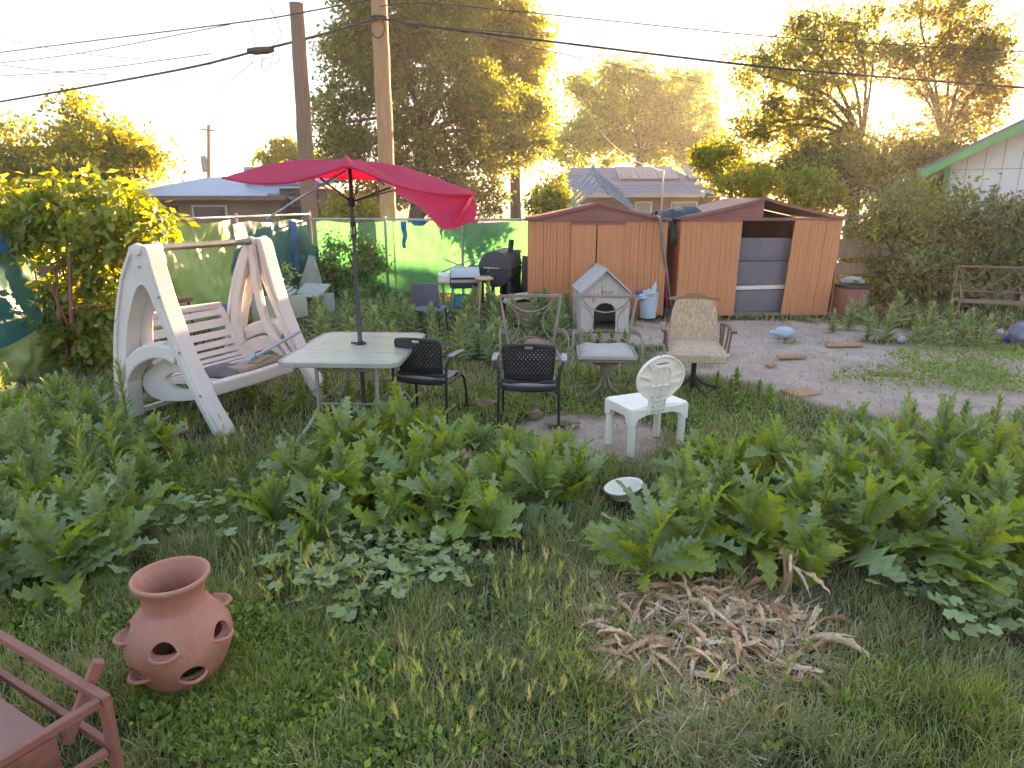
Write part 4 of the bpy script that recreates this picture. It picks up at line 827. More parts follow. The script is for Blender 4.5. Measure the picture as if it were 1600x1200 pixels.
# ------------------------------------------------------------------ black stacking chairs
CHB = mat('black_chair_plastic', (.028, .028, .037), (.020, .020, .027), rough=.42, scale=6, bump=.08, c3=(.11, .10, .12), s3=4, t3=.63, w3=.2)
CHSEAT = mat('dusty_seat_plastic', (.27, .25, .27), (.18, .17, .185), rough=.6, scale=5, bump=.1)
CHARM = mat('worn_grey_arm', (.36, .37, .42), (.27, .28, .32), rough=.4)
def stack_chair(label, loc, rz):
    t = thing('stacking_chair', label, 'chair', loc, rz, 'black perforated stacking chairs')
    # back shell with real perforations, facing -y (chair looks towards +y)
    nu, nv = 26, 16
    def bp(u, v):
        w = .235 * (1 - .10 * (1 - v)) * (1 - .12 * max(0, v - .82) ** 2 / .0324)
        x = (2 * u - 1) * w; cv = (2 * u - 1) ** 2
        return Vector((x, -.20 - .075 * v + .045 * cv, .49 + .345 * v - .018 * cv * v))
    mb = MB(); idx = {}
    def vid(p): mb.v.append(tuple(p)); return len(mb.v) - 1
    for j in range(nv + 1):
        for i in range(nu + 1): idx[i, j] = vid(bp(i / nu, j / nv))
    for j in range(nv):
        for i in range(nu):
            a, b_, c, d = idx[i, j], idx[i + 1, j], idx[i + 1, j + 1], idx[i, j + 1]
            uc, vc = (i + .5) / nu, (j + .5) / nv
            if abs(uc - .5) < .085 and abs(vc - .905) < .045: continue
            if 1 <= i < nu - 1 and .16 < vc < .84 and (i + j) % 2 == 0 or (abs(uc - .5) > .14 and .84 < vc < .9 and (i + j) % 2 == 0 and 1 <= i < nu - 1):
                q = [vid(bp((i + .5 + dx) / nu, (j + .5 + dy) / nv)) for dx, dy in ((-.30, -.30), (.30, -.30), (.30, .30), (-.30, .30))]
                mb.f += [(a, b_, q[1], q[0]), (b_, c, q[2], q[1]), (c, d, q[3], q[2]), (d, a, q[0], q[3])]
            else: mb.f.append((a, b_, c, d))
    mb.build('backrest', CHB, t, smooth=True, thick=.011, fixn=False, ang=60)
    mb = MB(); mb.grid(lambda u, v: (( 2 * u - 1) * (.235 + .02 * (1 - v)), -.195 + .04 * (2 * u - 1) ** 2 - .0 * v, .435 + .06 * v + .035 * (1 - (2 * u - 1) ** 2) * (1 - v)), 14, 3); mb.build('back_band', CHB, t, smooth=True, thick=.014, fixn=False)
    mb = MB()
    def seat(u, v):
        x = (2 * u - 1) * .235; y = -.20 + .43 * v
        return (x * (1 - .06 * v * v), y, .445 + .012 * (2 * u - 1) ** 2 - .02 * math.sin(math.pi * v) - .035 * max(0, v - .85) / .15)
    mb.grid(seat, 16, 16); mb.build('seat', CHSEAT, t, smooth=True, thick=.014)
    mb = MB(); mb.grid(lambda u, v: ((2 * u - 1) * .22, -.205 + .02 * math.sin(math.pi * u), .455 - .05 * v - .02 * math.sin(math.pi * u)), 12, 3); mb.build('seat_lip', CHB, t, smooth=True, thick=.02, fixn=False)
    for s in (-1, 1):
        MB().tube(spline([(s * .27, -.24, .005), (s * .265, -.22, .25), (s * .262, -.205, .50), (s * .268, -.20, .58), (s * .29, -.19, .64), (s * .305, -.14, .665)], 4), .0125, 10).build('leg', CHB, t, smooth=True)
        MB().tube(spline([(s * .262, -.205, .41), (s * .255, .10, .415), (s * .255, .20, .40), (s * .262, .26, .30), (s * .272, .30, .005)], 5), .0125, 10).build('leg', CHB, t, smooth=True)
        ap = MB(); ap.sweep(spline([(s * .302, -.20, .672), (s * .305, -.1, .678), (s * .305, .06, .672), (s * .302, .12, .655)], 4), [.042, .05, .05, .05, .05, .05, .05, .05, .05, .048, .046, .044, .036], .018); ap.build('armrest', CHARM, t, bevel=.006)
        MB().tube([(s * .305, -.15, .66), (s * .305, .08, .662)], .011, 8).build('arm_tube', CHB, t, smooth=True)
        for y in (-.24, .30): MB().lathe([(0, 0), (.017, 0), (.017, .02), (.012, .03)], 10, Matrix.Translation((s * (.27 if y < 0 else .272), y, 0))).build('foot', BLACKM, t)
    for y in (-.14, .16): MB().tube([(-.258, y, .41), (.258, y, .41)], .011, 8).build('cross_bar', CHB, t, smooth=True)
    return t
stack_chair('black perforated chair turned sideways beside the patio table', (-.78, 6.1, 0), R(-17))
stack_chair('black perforated chair with its back squarely to the viewer', (.16, 5.86, 0), R(-4))

# ------------------------------------------------------------------ taupe sling chairs (empty frames)
CUSH = mat('dusty_pink_grey_cushion', (.56, .47, .44), (.45, .37, .345), rough=.95, scale=7, bump=.7, bscale=12, c3=(.26, .21, .19), s3=7, t3=.63)
def sling_chair(label, loc, rz, cushion):
    t = thing('swivel_patio_chair', label, 'chair', loc, rz, 'taupe metal swivel patio chairs')
    # faces -y; back at +y
    def bk(x, z): return (x, .22 + .16 * (z - .42), z)
    for s in (-1, 1):
        MB().bar(bk(s * .235, .40), bk(s * .335, 1.0), .03, .03, (0, 1, 0)).build('back_post', TAUPE, t, bevel=.004)
        MB().sweep([(s * .27, .30, .62), (s * .34, .10, .645), (s * .355, -.10, .64), (s * .357, -.20, .61), (s * .357, -.245, .55), (s * .355, -.25, .34)], .055, .016, (s, 0, .05)).build('armrest', TAUPE, t, bevel=.004)
    MB().bar(bk(-.35, 1.0), bk(.35, 1.0), .032, .032, (0, 1, 0)).build('top_rail', TAUPE, t, bevel=.004)
    MB().bar(bk(-.24, .42), bk(.24, .42), .028, .028, (0, 1, 0)).build('lower_rail', TAUPE, t, bevel=.004)
    def arcxz(cx, cz, r, a0, a1): return [bk(cx + r * math.cos(R(a)), cz + r * math.sin(R(a))) for a in np.linspace(a0, a1, 16)]
    for nm, A in (('left_scroll', (-.345, .715, .215, -58, 62)), ('right_scroll', (.345, .715, .215, 118, 238)), ('upper_scroll', (0, 1.13, .30, 205, 335)), ('lower_scroll', (0, .30, .26, 28, 152))):
        MB().tube(arcxz(*A), .008, 7).build('scroll_bar', TAUPE, t, smooth=True)
    MB().tube([(x, y, .41) for x, y in rrect(.56, .52, .07)], .015, 8, closed=True).build('seat_frame', TAUPE, t, smooth=True)
    MB().box((0, 0, .385), (.34, .3, .025)).build('seat_plate', TAUPE, t, bevel=.006)
    MB().lathe([(.15, .36), (.14, .33), (.06, .31), (.05, .22), (.07, .215), (.07, .2), (.035, .19), (.03, .06), (0, .06)], 16).build('swivel_post', RUSTL, t, smooth=True)
    for k in range(4):
        a = R(45 + 90 * k); MB().tube(spline([(.035 * math.cos(a), .035 * math.sin(a), .20), (.09 * math.cos(a), .09 * math.sin(a), .09), (.22 * math.cos(a), .22 * math.sin(a), .035), (.33 * math.cos(a), .33 * math.sin(a), .015)], 4), .014, 8).build('base_leg', RUSTL, t, smooth=True)
    if cushion:
        c = thing('chair_cushion', 'crumpled pinkish grey cushion on the taupe swivel chair', 'cushion', loc, rz); mb = MB()
        def top(u, v):
            x, y = (u - .5) * .60, (v - .5) * .56; e = min(1, min(u, 1 - u, v, 1 - v) * 7) ** .5
            return (x, y, .43 + .075 * e + .014 * e * noise.noise((x * 9, y * 9, 4)) + .01 * e * abs(noise.noise((x * 5, y * 22, 9))))
        mb.grid(top, 28, 28); mb.grid(lambda u, v: ((u - .5) * .60, (v - .5) * .56, .427), 4, 4); mb.build('cover', CUSH, c, smooth=True, ang=80)
        MB().sweep([(x, y, .452) for x, y in rrect(.60, .56, .03)], .012, .03, (0, 0, 1), closed=True).build('piping', CUSH, c)
    return t
sling_chair('bare taupe metal swivel chair frame behind the square black chair', (.22, 7.05, 0), R(3), False)
sling_chair('taupe metal swivel chair holding a cushion before the dog house', (1.0, 7.0, 0), R(-4), True)

# ------------------------------------------------------------------ upholstered swivel chair
TWEED = mat('beige_tweed', (.74, .51, .37), (.42, .25, .155), rough=.95, scale=14, stretch=(5, 5, 1), bump=.4, bscale=60, detail=3)
WOODARM = mat('brown_wood', (.24, .13, .085), (.17, .09, .06), rough=.5, stretch=(2, 8, 8))
uc = thing('swivel_armchair', 'beige tweed swivel armchair with wooden arms on a star base', 'chair', (1.95, 7.0, 0), R(-8))
out = spl2([(-.245, .02), (-.25, .22), (-.215, .42), (-.17, .47), (0, .48), (.17, .47), (.215, .42), (.25, .22), (.245, .02), (0, 0)], 4)
MB().extr(out, [], .075, Matrix.Translation((0, .24, .50)) @ Matrix.Rotation(R(-12), 4, 'X')).build('backrest', TWEED, uc, bevel=.022)
st = MB(); st.grid(lambda u, v: ((u - .5) * .62, (v - .5) * .54 - .02, .47 + .075 * (min(1, min(u, 1 - u, v, 1 - v) * 6)) ** .5 + .012 * math.sin(math.pi * u) * math.sin(math.pi * v)), 20, 20); st.grid(lambda u, v: ((u - .5) * .58, (v - .5) * .5 - .02, .40), 3, 3)
st.build('seat', TWEED, uc, smooth=True, ang=60)
MB().sweep([(x, y - .02, .44) for x, y in rrect(.61, .53, .07)], .03, .085, (0, 0, 1), closed=True).build('seat_band', TWEED, uc, smooth=True, bevel=.01)
MB().sweep([(x, y - .02, .482) for x, y in rrect(.625, .545, .07)], .012, .012, (0, 0, 1), closed=True).build('seat_piping', mat('pale_piping', (.62, .56, .48)), uc)
for s in (-1, 1):
    MB().sweep(spline([(s * .30, .26, .715), (s * .34, .1, .73), (s * .355, -.1, .725), (s * .35, -.22, .71)], 4), .055, .028).build('armrest', WOODARM, uc, bevel=.008)
    for (y, z0) in ((.2, .40), (.0, .42), (-.17, .42)): MB().tube([(s * .30, y, z0), (s * (.33 if y < .1 else .315), y, .715)], .012, 8).build('arm_post', WOODARM, uc, smooth=True)
    MB().tube([(s * .3, .27, .42), (s * .3, .30, .72)], .012, 8).build('arm_post', WOODARM, uc, smooth=True)
hr = spl2([(-.24, .955), (-.245, .99), (-.14, 1.0), (-.08, 1.035), (.08, 1.035), (.14, 1.0), (.245, .99), (.24, .955)], 3)
MB().extr(hr, [], .025, Matrix.Translation((0, .345, 0))).build('head_rail', mat('orange_wood', (.42, .19, .095), (.33, .14, .07), rough=.45, stretch=(2, 8, 8)), uc, bevel=.005)
for s in (-1, 1): MB().box((s * .14, .345, .945), (.03, .02, .09)).build('rail_bracket', PLY, uc)
MB().tube([(0, 0, .06), (0, 0, .40)], .028, 12).build('column', BLACKM, uc, smooth=True)
MB().box((0, 0, .395), (.3, .26, .03)).build('swivel_plate', BLACKM, uc)
for k in range(4):
    a = R(20 + 90 * k); MB().sweep(spline([(.02 * math.cos(a), .02 * math.sin(a), .19), (.12 * math.cos(a), .12 * math.sin(a), .10), (.32 * math.cos(a), .32 * math.sin(a), .03)], 4), .03, .03).build('base_leg', mat('dark_brown_metal', (.06, .04, .04), rough=.5), uc, bevel=.004)

# ------------------------------------------------------------------ white shower chair
sc_ = thing('shower_chair', 'white plastic shower chair with oval ribbed backrest behind the weeds', 'chair', (1.12, 5.36, 0), R(24))
seatp = spl2([(-.27, -.19), (-.28, 0), (-.27, .19), (-.12, .21), (.12, .21), (.27, .19), (.28, 0), (.27, -.19), (.12, -.16), (-.12, -.16)], 4)
MB().extr(seatp, [], .045, Matrix.Translation((0, 0, .385)) @ Matrix.Rotation(R(-90), 4, 'X')).build('seat', BRIGHTPL, sc_, bevel=.014)
ap = [(-.28, .40), (.28, .40), (.28, .27), (.235, .27), (.20, .32), (.12, .345), (-.12, .345), (-.20, .32), (-.235, .27), (-.28, .27)]
for y in (-.185, .195): MB().extr(ap, [], .022, Matrix.Translation((0, y, 0))).build('apron', BRIGHTPL, sc_, bevel=.006)
for x in (-.268, .268): MB().extr([(-.19, .40), (.19, .40), (.19, .27), (.14, .27), (.10, .33), (-.10, .33), (-.14, .27), (-.19, .27)], [], .022, Matrix.Translation((x, .005, 0)) @ Matrix.Rotation(R(90), 4, 'Z')).build('apron', BRIGHTPL, sc_, bevel=.006)
for sx in (-1, 1):
    for sy in (-1, 1):
        MB().lathe([(0, 0), (.030, 0), (.032, .02), (.032, .27), (.038, .275), (.038, .385), (0, .385)], 16, Matrix.Translation((sx * .245, .005 + sy * .165, 0))).build('leg', BRIGHTPL, sc_, smooth=True)
ov = [(.215 * math.cos(a) * (1 - .08 * (math.sin(a) < -.5)), .66 + .185 * math.sin(a)) for a in np.linspace(0, 2 * math.pi, 41)[:-1]]
grip = [(.085 * math.cos(a), .785 + .022 * math.sin(a)) for a in np.linspace(0, 2 * math.pi, 17)[:-1]]
BM = Matrix.Translation((-.05, -.15, 0)) @ Matrix.Rotation(R(7), 4, 'X')
bo = MB().extr(ov, [grip[::-1]], .012, BM).build('backrest', BRIGHTPL, sc_)
MB().sweep([BM @ Vector((x, -.008, z)) for x, z in ov], .03, .012, BM.to_3x3() @ Vector((1, 0, .01)), closed=True).build('rim', BRIGHTPL, bo)
MB().sweep([BM @ Vector((x * 1.06, -.012, z)) for x, z in grip], .02, .01, (0, 1, 0), closed=True).build('grip_rim', BRIGHTPL, bo)
for (x0_, z0_, x1_, z1_) in ((-.2, .70, -.09, .66), (.2, .70, .09, .66), (-.205, .62, -.09, .62), (.205, .62, .09, .62), (-.09, .50, -.09, .72), (.09, .50, .09, .72), (-.03, .40, -.03, .75), (.03, .40, .03, .75), (-.14, .80, -.08, .72), (.14, .80, .08, .72), (-.2, .60, .2, .60)):
    MB().bar(BM @ Vector((x0_, -.014, z0_)), BM @ Vector((x1_, -.014, z1_)), .006, .018, (0, 1, 0)).build('rib', BRIGHTPL, bo)
MB().sweep([BM @ Vector((-.09, -.012, .72)), BM @ Vector((-.06, -.012, .75)), BM @ Vector((0, -.012, .76)), BM @ Vector((.06, -.012, .75)), BM @ Vector((.09, -.012, .72))], .006, .018, (0, 1, 0)).build('rib', BRIGHTPL, bo)
stm = MB().extr([(-.075, .37), (.075, .37), (.085, .51), (-.085, .51)], [], .012, BM).build('back_stem', BRIGHTPL, sc_)
for x in (-.07, -.035, 0, .035, .07): MB().bar(BM @ Vector((x, -.014, .375)), BM @ Vector((x, -.014, .50)), .006, .018, (0, 1, 0)).build('rib', BRIGHTPL, stm)
for z in (.40, .44, .48): MB().bar(BM @ Vector((-.075, -.014, z)), BM @ Vector((.075, -.014, z)), .006, .018, (0, 1, 0)).build('rib', BRIGHTPL, stm)
# ------------------------------------------------------------------ dog house
dgx, dgy = (D(905, 500, 10.5).x + D(984, 500, 10.5).x) / 2, 10.5
dg = thing('dog_house', 'grey wooden dog house with faded red writing above an arched doorway', 'dog house', (dgx, dgy, 0), R(3))
DGW = mat('dog_house_board', (.60, .53, .49), (.45, .39, .36), rough=.85, scale=4, stretch=(8, 8, 1), bump=.3, bscale=25, c3=(.30, .27, .25), s3=3, t3=.58)
hw = .385; ev = .60; pk = .95
door = [(.175, .01)] + [(.175 * math.cos(a), .30 + .165 * math.sin(a)) for a in np.linspace(0, math.pi, 14)] + [(-.175, .01)]
front = [(-hw, 0), (-.175, 0)] + [(x, max(0, z)) for x, z in reversed(door)] + [(.175, 0), (hw, 0), (hw, ev), (0, pk), (-hw, ev)]
front = [(-hw, 0), (-.176, 0)] + [(-.175 * math.cos(a), .30 + .165 * math.sin(a)) for a in np.linspace(0, math.pi, 15)] + [(.176, 0), (hw, 0), (hw, ev), (0, pk), (-hw, ev)]
MB().extr(front, [], .025).build('front_wall', DGW, dg, bevel=.003)
MB().extr([(-hw, 0), (hw, 0), (hw, ev), (0, pk), (-hw, ev)], [], .025, Matrix.Translation((0, .85, 0))).build('rear_wall', DGW, dg)
for s in (-1, 1):
    MB().box((s * (hw - .015), .425, ev / 2), (.025, .82, ev - .01)).build('side_wall', DGW, dg)
    a = math.atan2(pk - ev, hw); ln = math.hypot(pk - ev, hw) + .04
    MB().box((s * (hw / 2 + .0), .41, (ev + pk) / 2 + .03), (ln, .98, .028), (0, s * a, 0)).build('roof_board', mat('pale_roof_sheet', (.50, .49, .50), (.38, .37, .38), rough=.5, c3=(.3, .3, .3), s3=4, t3=.62), dg, bevel=.004)
MB().box((0, .41, .02), (2 * hw - .04, .8, .03)).build('floor', OLDWOOD, dg)
REDP = mat('faded_red_paint', (.62, .16, .13), (.52, .2, .17), rough=.8, c3=(.48, .36, .33), s3=20, t3=.52)
SX = lambda px: (px - 400) / 330 * .40; SZ = lambda py: .60 + (440 - py) / 330 * .40
strokes = [[(185, 450), (215, 440)], [(232, 480), (236, 530)], [(352, 345), (356, 450)], [(356, 400), (395, 395), (400, 440), (362, 448)], [(415, 400), (420, 445), (445, 440), (450, 400)], [(470, 445), (470, 405), (500, 412)], [(285, 455), (300, 430), (315, 460)], [(535, 440), (560, 430), (575, 460), (545, 470), (560, 500), (590, 490)], [(170, 470), (200, 490)], [(640, 620), (655, 650), (625, 690)], [(605, 600), (640, 615)], [(255, 480), (258, 540)]]
wt = []
for s_ in strokes:
    mb = MB(); mb.sweep([(SX(x), -.0145, SZ(y)) for x, y in s_], .004, .022 if s_[0][0] in (352, 232) else .013, (0, 0, 1) if abs(s_[0][0] - s_[1][0]) > 15 else (1, 0, 0)); mb.build('paint_stroke', REDP, dg)

# ------------------------------------------------------------------ bucket of rubbish
bk_ = thing('rubbish_bucket', 'white plastic bucket overflowing with bags beside the closed shed', 'bucket', (*G(1012, 497).xy, 0))
MB().lathe([(0, .01), (.135, .01), (.14, .03), (.165, .36), (.175, .365), (.175, .39), (.16, .39), (.15, .34), (.13, .05), (0, .045)], 24).build('pail', mat('pale_blue_white_plastic', (.60, .68, .76), (.42, .52, .62), rough=.45, scale=5, c3=(.12, .2, .22), s3=6, t3=.62), bk_, smooth=True)
def blob(c, e, seed, amp=.3, n=14, m=None):
    mb = MB()
    def f(u, v):
        a, b = u * 2 * math.pi, (v - .5) * math.pi; q = Vector((math.cos(b) * math.cos(a), math.cos(b) * math.sin(a), math.sin(b)))
        s = 1 + amp * noise.noise(q * 2.2 + Vector((seed, 0, 0))) + amp * .5 * noise.noise(q * 5 + Vector((0, seed, 0)))
        return (c[0] + q.x * e[0] * s, c[1] + q.y * e[1] * s, c[2] + q.z * e[2] * s)
    mb.grid(f, n, n); return mb
blob((0, 0, .40), (.16, .15, .10), 1, .5).build('plastic_bag', WHITEBAG, bk_, smooth=True, ang=30)
blob((-.12, -.06, .38), (.10, .09, .06), 2, .5).build('plastic_bag', WHITEBAG, bk_, smooth=True, ang=30)
blob((-.18, -.03, .44), (.06, .05, .05), 3, .4).build('purple_bag', mat('purple_bag', (.16, .06, .42), (.28, .08, .3), rough=.3), bk_, smooth=True)
MB().lathe([(0, 0), (.045, 0), (.045, .12), (.02, .16), (.018, .2), (0, .2)], 14, Matrix.Translation((.07, 0, .44)) @ Matrix.Rotation(R(12), 4, 'Y')).build('bottle', WHITEBAG, bk_, smooth=True)

# ------------------------------------------------------------------ smoker, grill, stool, grey chair, debris in front of the back fence
sk = thing('barrel_smoker', 'black barrel smoker with open lid and chimney before the green tarp', 'smoker', (*G(775, 492).xy, 0), R(-12))
sx0 = -.30
dr = MB(); cyl = [(.31 * math.cos(a), .82 + .31 * math.sin(a)) for a in np.linspace(R(-180), R(0), 14)]
dr.extr(cyl, [], .95, Matrix.Translation((0, .4, 0))); dr.build('barrel', BLACKM, sk, bevel=.006)
lid = [(.31 * math.cos(a), .84 + .31 * math.sin(a)) for a in np.linspace(0, math.pi, 16)]
MB().extr(lid, [], .93, Matrix.Translation((0, .4, 0))).build('lid', mat('blue_black_steel', (.055, .06, .09), (.04, .042, .065), rough=.4), sk, bevel=.006)
MB().box((0, -.08, .83), (.60, .03, .03)).build('lid_seam', BLACKM, sk)
MB().tube([(-.2, -.1, .86), (.1, -.1, .85)], .012, 6).build('lid_handle', GALV, sk)
MB().tube([(.16, .5, 1.08), (.18, .5, 1.32)], .05, 10).build('chimney', BLACKM, sk)
for (x, y) in ((-.25, -.02), (.25, -.02), (-.25, .82), (.25, .82)): MB().box((x, y, .31), (.06, .06, .62)).build('leg', BLACKM, sk)
MB().box((0, .4, .22), (.52, .85, .02)).build('lower_shelf', BLACKM, sk)
g2 = thing('gas_grill', 'silver ended gas grill with grey hood left of the smoker', 'grill', (*G(727, 495).xy, 0), R(8))
MB().box((0, 0, .62), (.52, .4, .18)).build('firebox', BLACKM, g2, bevel=.02)
hd_ = [(.21 * math.cos(a), .72 + .17 * math.sin(a)) for a in np.linspace(0, math.pi, 12)]
MB().extr(hd_, [], .50, Matrix.Rotation(R(90), 4, 'Z')).build('hood', mat('silver_grey_steel', (.5, .5, .53), (.4, .4, .43), rough=.35, metal=.4), g2, bevel=.01)
for s in (-1, 1): MB().box((s * .36, 0, .70), (.22, .34, .16) if s < 0 else (.2, .36, .03)).build('side_shelf', WHITEPL, g2, bevel=.03 if s < 0 else .005)
MB().box((0, -.21, .66), (.5, .02, .05)).build('control_panel', GALV, g2)
for s in (-1, 1):
    for y in (-.15, .15): MB().bar((s * .2, y, .55), (s * .26, y, .02), .03, .03).build('leg', GALV, g2)
MB().box((0, 0, .28), (.42, .3, .22)).build('teal_tank_cover', mat('teal_cloth', (.01, .26, .30), (.008, .15, .18), rough=.7), g2, bevel=.04)
for s in (-1, 1): MB().lathe([(.05, -.02), (.07, -.02), (.07, .02), (.05, .02)], 12, Matrix.Translation((s * .28, -.2, .07)) @ Matrix.Rotation(R(90), 4, 'X')).build('wheel', BLACKM, g2)
stl = thing('bar_stool', 'pale wooden round top stool in front of the smoker', 'stool', (*G(757, 500).xy, 0), R(15))
PINE = mat('pine_wood', (.60, .40, .20), (.48, .31, .15), rough=.5, stretch=(6, 6, 1))
MB().lathe([(0, .70), (.155, .70), (.165, .71), (.165, .73), (.155, .74), (0, .742)], 24).build('seat', PINE, stl, smooth=True, ang=50)
for k in range(4):
    a = R(45 + 90 * k); MB().bar((.09 * math.cos(a), .09 * math.sin(a), .70), (.19 * math.cos(a), .19 * math.sin(a), 0), .032, .032).build('leg', PINE, stl, bevel=.004)
for k in range(4):
    a, b_ = R(45 + 90 * k), R(135 + 90 * k)
    for z, rr in ((.25, .155), (.45, .127)):
        if (k + (z > .3)) % 2 == 0: MB().tube([(rr * math.cos(a), rr * math.sin(a), z), (rr * math.cos(b_), rr * math.sin(b_), z)], .01, 8).build('rung', PINE, stl, smooth=True)
SLATE = mat('slate_blue_plastic', (.115, .13, .19), (.09, .10, .15), rough=.5, scale=4)
gc = thing('office_chair', 'slate blue plastic chair half sunk in the weeds', 'chair', (*G(672, 522).xy, 0), R(170))
bb = MB(); bb.grid(lambda u, v: ((2 * u - 1) * (.225 - .02 * v * v), .20 + .05 * v - .04 * (2 * u - 1) ** 2, .42 + .06 * (1 - (2 * u - 1) ** 2) * (1 - v) + .40 * v), 16, 12); bb.build('backrest', SLATE, gc, smooth=True, thick=.02, bevel=.006)
MB().box((0, -.02, .40), (.46, .44, .035), (R(-4), 0, 0)).build('seat', SLATE, gc, bevel=.014)
for s in (-1, 1):
    for y in (-.2, .2): MB().tube([(s * .2, y, .40), (s * .23, y * 1.15, 0)], .013, 8).build('leg', BLACKM, gc)
cf = thing('folded_bed_frame', 'rusty crossed metal bar frame leaning behind the grills', 'frame', (*G(722, 470).xy, 0))
for (a, b_) in (((690, 425), (775, 398)), ((695, 405), (760, 440)), ((690, 425), (700, 440)), ((762, 396), (815, 392)), ((700, 440), (742, 412)), ((690, 437), (790, 404))):
    p, q = D(*a, 13.2) - cf.location, D(*b_, 13.0) - cf.location; MB().tube([p, p.lerp(q, .5) + Vector((0, 0, .05)), q], .016, 6).build('bar', RUSTY if a[1] > 430 else GALV, cf)
for px in (692, 812): p = D(px, 425, 13.2) - cf.location; MB().tube([(p.x, p.y, -.0), (p.x, p.y, p.z)], .016, 6).build('post', RUSTY, cf)
lgp = thing('log_pile', 'grey upright fence boards and posts beside the closed shed', 'boards', (*D(808, 470, 12.9).xy, 0))
for k, (dx, h, w, tl) in enumerate(((-.16, 1.05, .14, .02), (0, 1.12, .15, -.02), (.14, 1.0, .12, .03), (.24, .95, .1, -.04), (-.28, .8, .07, .08))): MB().box((dx, .04 * k, h / 2), (w, .05, h), (0, tl, 0)).build('board', OLDWOOD, lgp, bevel=.006)
bgc = thing('black_cart', 'black cloth covered cart between the smoker and boards', 'cart', (*D(797, 480, 12.7).xy, 0))
blob((0, 0, .42), (.19, .2, .40), 5, .45, 18).build('cover', mat('black_cloth', (.02, .02, .025), rough=.85, bump=.4, bscale=20), bgc, smooth=True)
for s in (-1, 1): MB().bar((s * .12, -.2, 0), (s * .2, -.05, .85), .03, .03).build('strut', BLACKM, bgc)
cbx = thing('folded_canvas', 'folded tan canvas over a cardboard box near the closed shed', 'box', (*G(812, 505).xy, 0), R(20))
MB().box((0, 0, .19), (.36, .4, .38)).build('carton', mat('cardboard', (.36, .24, .15), (.28, .18, .11), rough=.9), cbx, bevel=.008)
fc = MB(); fc.grid(lambda u, v: ((u - .5) * .46, (v - .5) * .46, .42 + .05 * noise.noise((u * 4, v * 4, 2)) - .16 * max(0, abs(u - .5) - .36) * 4 + .06 * u), 14, 14); fc.build('canvas', mat('tan_canvas', (.48, .40, .32), (.38, .3, .24), rough=.95, bump=.4), cbx, smooth=True, thick=.025)
# corner junk: plywood sheets, planter boxes, crates
ply = thing('plywood_sheet', 'triangular grey plywood sheet leaning in the fence corner', 'board', (*G(478, 478).xy, 0), R(-10))
MB().extr([(-.30, 0), (.42, 0), (.10, .98), (-.02, 1.0)], [], .02, Matrix.Translation((0, .1, 0)) @ Matrix.Rotation(R(-14), 4, 'X')).build('sheet', PLY, ply)
pb = thing('hinged_box', 'grey wooden box with sloping lid at the fence corner', 'box', (*G(497, 488).xy, 0), R(-12))
MB().box((0, 0, .17), (.5, .4, .34)).build('case', PLY, pb, bevel=.004)
MB().box((-.02, -.12, .42), (.52, .5, .025), (R(22), 0, 0)).build('lid', PLY, pb, bevel=.004)
MB().box((-.12, -.205, .18), (.18, .012, .2)).build('front_panel', OLDWOOD, pb)
pl_ = thing('planter_box', 'cream metal planter box holding boards behind the swing', 'planter', (*G(440, 508).xy, 0), R(62))
for s in (-1, 1): MB().box((0, s * .18, .30), (.85, .02, .38)).build('side_panel', mat('cream_metal', (.52, .50, .40), (.42, .4, .31), rough=.6, c3=(.3, .22, .14), s3=5, t3=.62), pl_)
for s in (-1, 1): MB().box((s * .42, 0, .30), (.02, .34, .38)).build('end_panel', mat('cream_metal', (.52, .50, .40)), pl_)
MB().box((0, 0, .16), (.82, .34, .04)).build('bottom', OLDWOOD, pl_)
for sx in (-1, 1):
    for sy in (-1, 1): MB().box((sx * .38, sy * .14, .07), (.05, .05, .14)).build('leg', OLDWOOD, pl_)
for k in range(3): MB().bar((-.3, -.1 + .1 * k, .3), (.34, -.05 + .09 * k, .56 + .03 * k), .07, .02).build('board', PLY, pl_)
fp = thing('potted_plant', 'small yellow green potted plant by the fence corner', 'plant', (*G(448, 478).xy, 0))
MB().lathe([(0, 0), (.1, 0), (.14, .26), (.15, .26), (.15, .29), (.12, .29)], 16).build('pot', PLY, fp, smooth=True)
V, F, c = leaf_cloud(np.array([(0, 0, .5), (.1, 0, .6), (-.08, .03, .42), (.04, -.05, .68)]), np.array([(.1, .1, .1)] * 4), 40, .09, [(.3, .33, .1), (.22, .28, .1), (.16, .22, .08)], 5); inst('foliage', np_mesh('pot_foliage', V, F, LEAFG, c), fp)
tbk = thing('wood_bench_table', 'rusty metal work table with blue bucket behind the swing', 'table', (*G(250, 560).xy, 0), R(60))
MB().box((0, 0, .74), (.9, .4, .05)).build('top', RUSTY, tbk)
for sx in (-1, 1):
    for sy in (-1, 1): MB().tube([(sx * .40, sy * .16, .73), (sx * .44, sy * .18, 0)], .014, 8).build('leg', BLACKM, tbk)
bb_ = thing('blue_bucket', 'small blue bucket on the ground behind the swing frame', 'bucket', (*G(215, 565).xy, 0))
MB().lathe([(0, 0), (.09, 0), (.12, .24), (.128, .24), (.128, .26), (.108, .26), (.08, .02), (0, .02)], 20).build('pail', BLUEPL, bb_, smooth=True)
bc = thing('blue_crate', 'blue plastic tray on a low tan shelf behind the swing', 'tray', (*G(378, 512).xy, 0), R(70))
MB().box((0, 0, .36), (.5, .26, .12)).build('tray', BLUEPL, bc, bevel=.01)
MB().box((0, 0, .28), (1.1, .32, .04)).build('shelf', PLY, bc)
for sx in (-1, 1): MB().box((sx * .5, 0, .13), (.05, .28, .26)).build('shelf_leg', PLY, bc)
lb = thing('loose_board', 'short pale board on the grass beneath the swing', 'board', (*G(262, 676).xy, 0), R(-8)); MB().box((0, 0, .03), (.34, .05, .03)).build('board', PLY, lb)
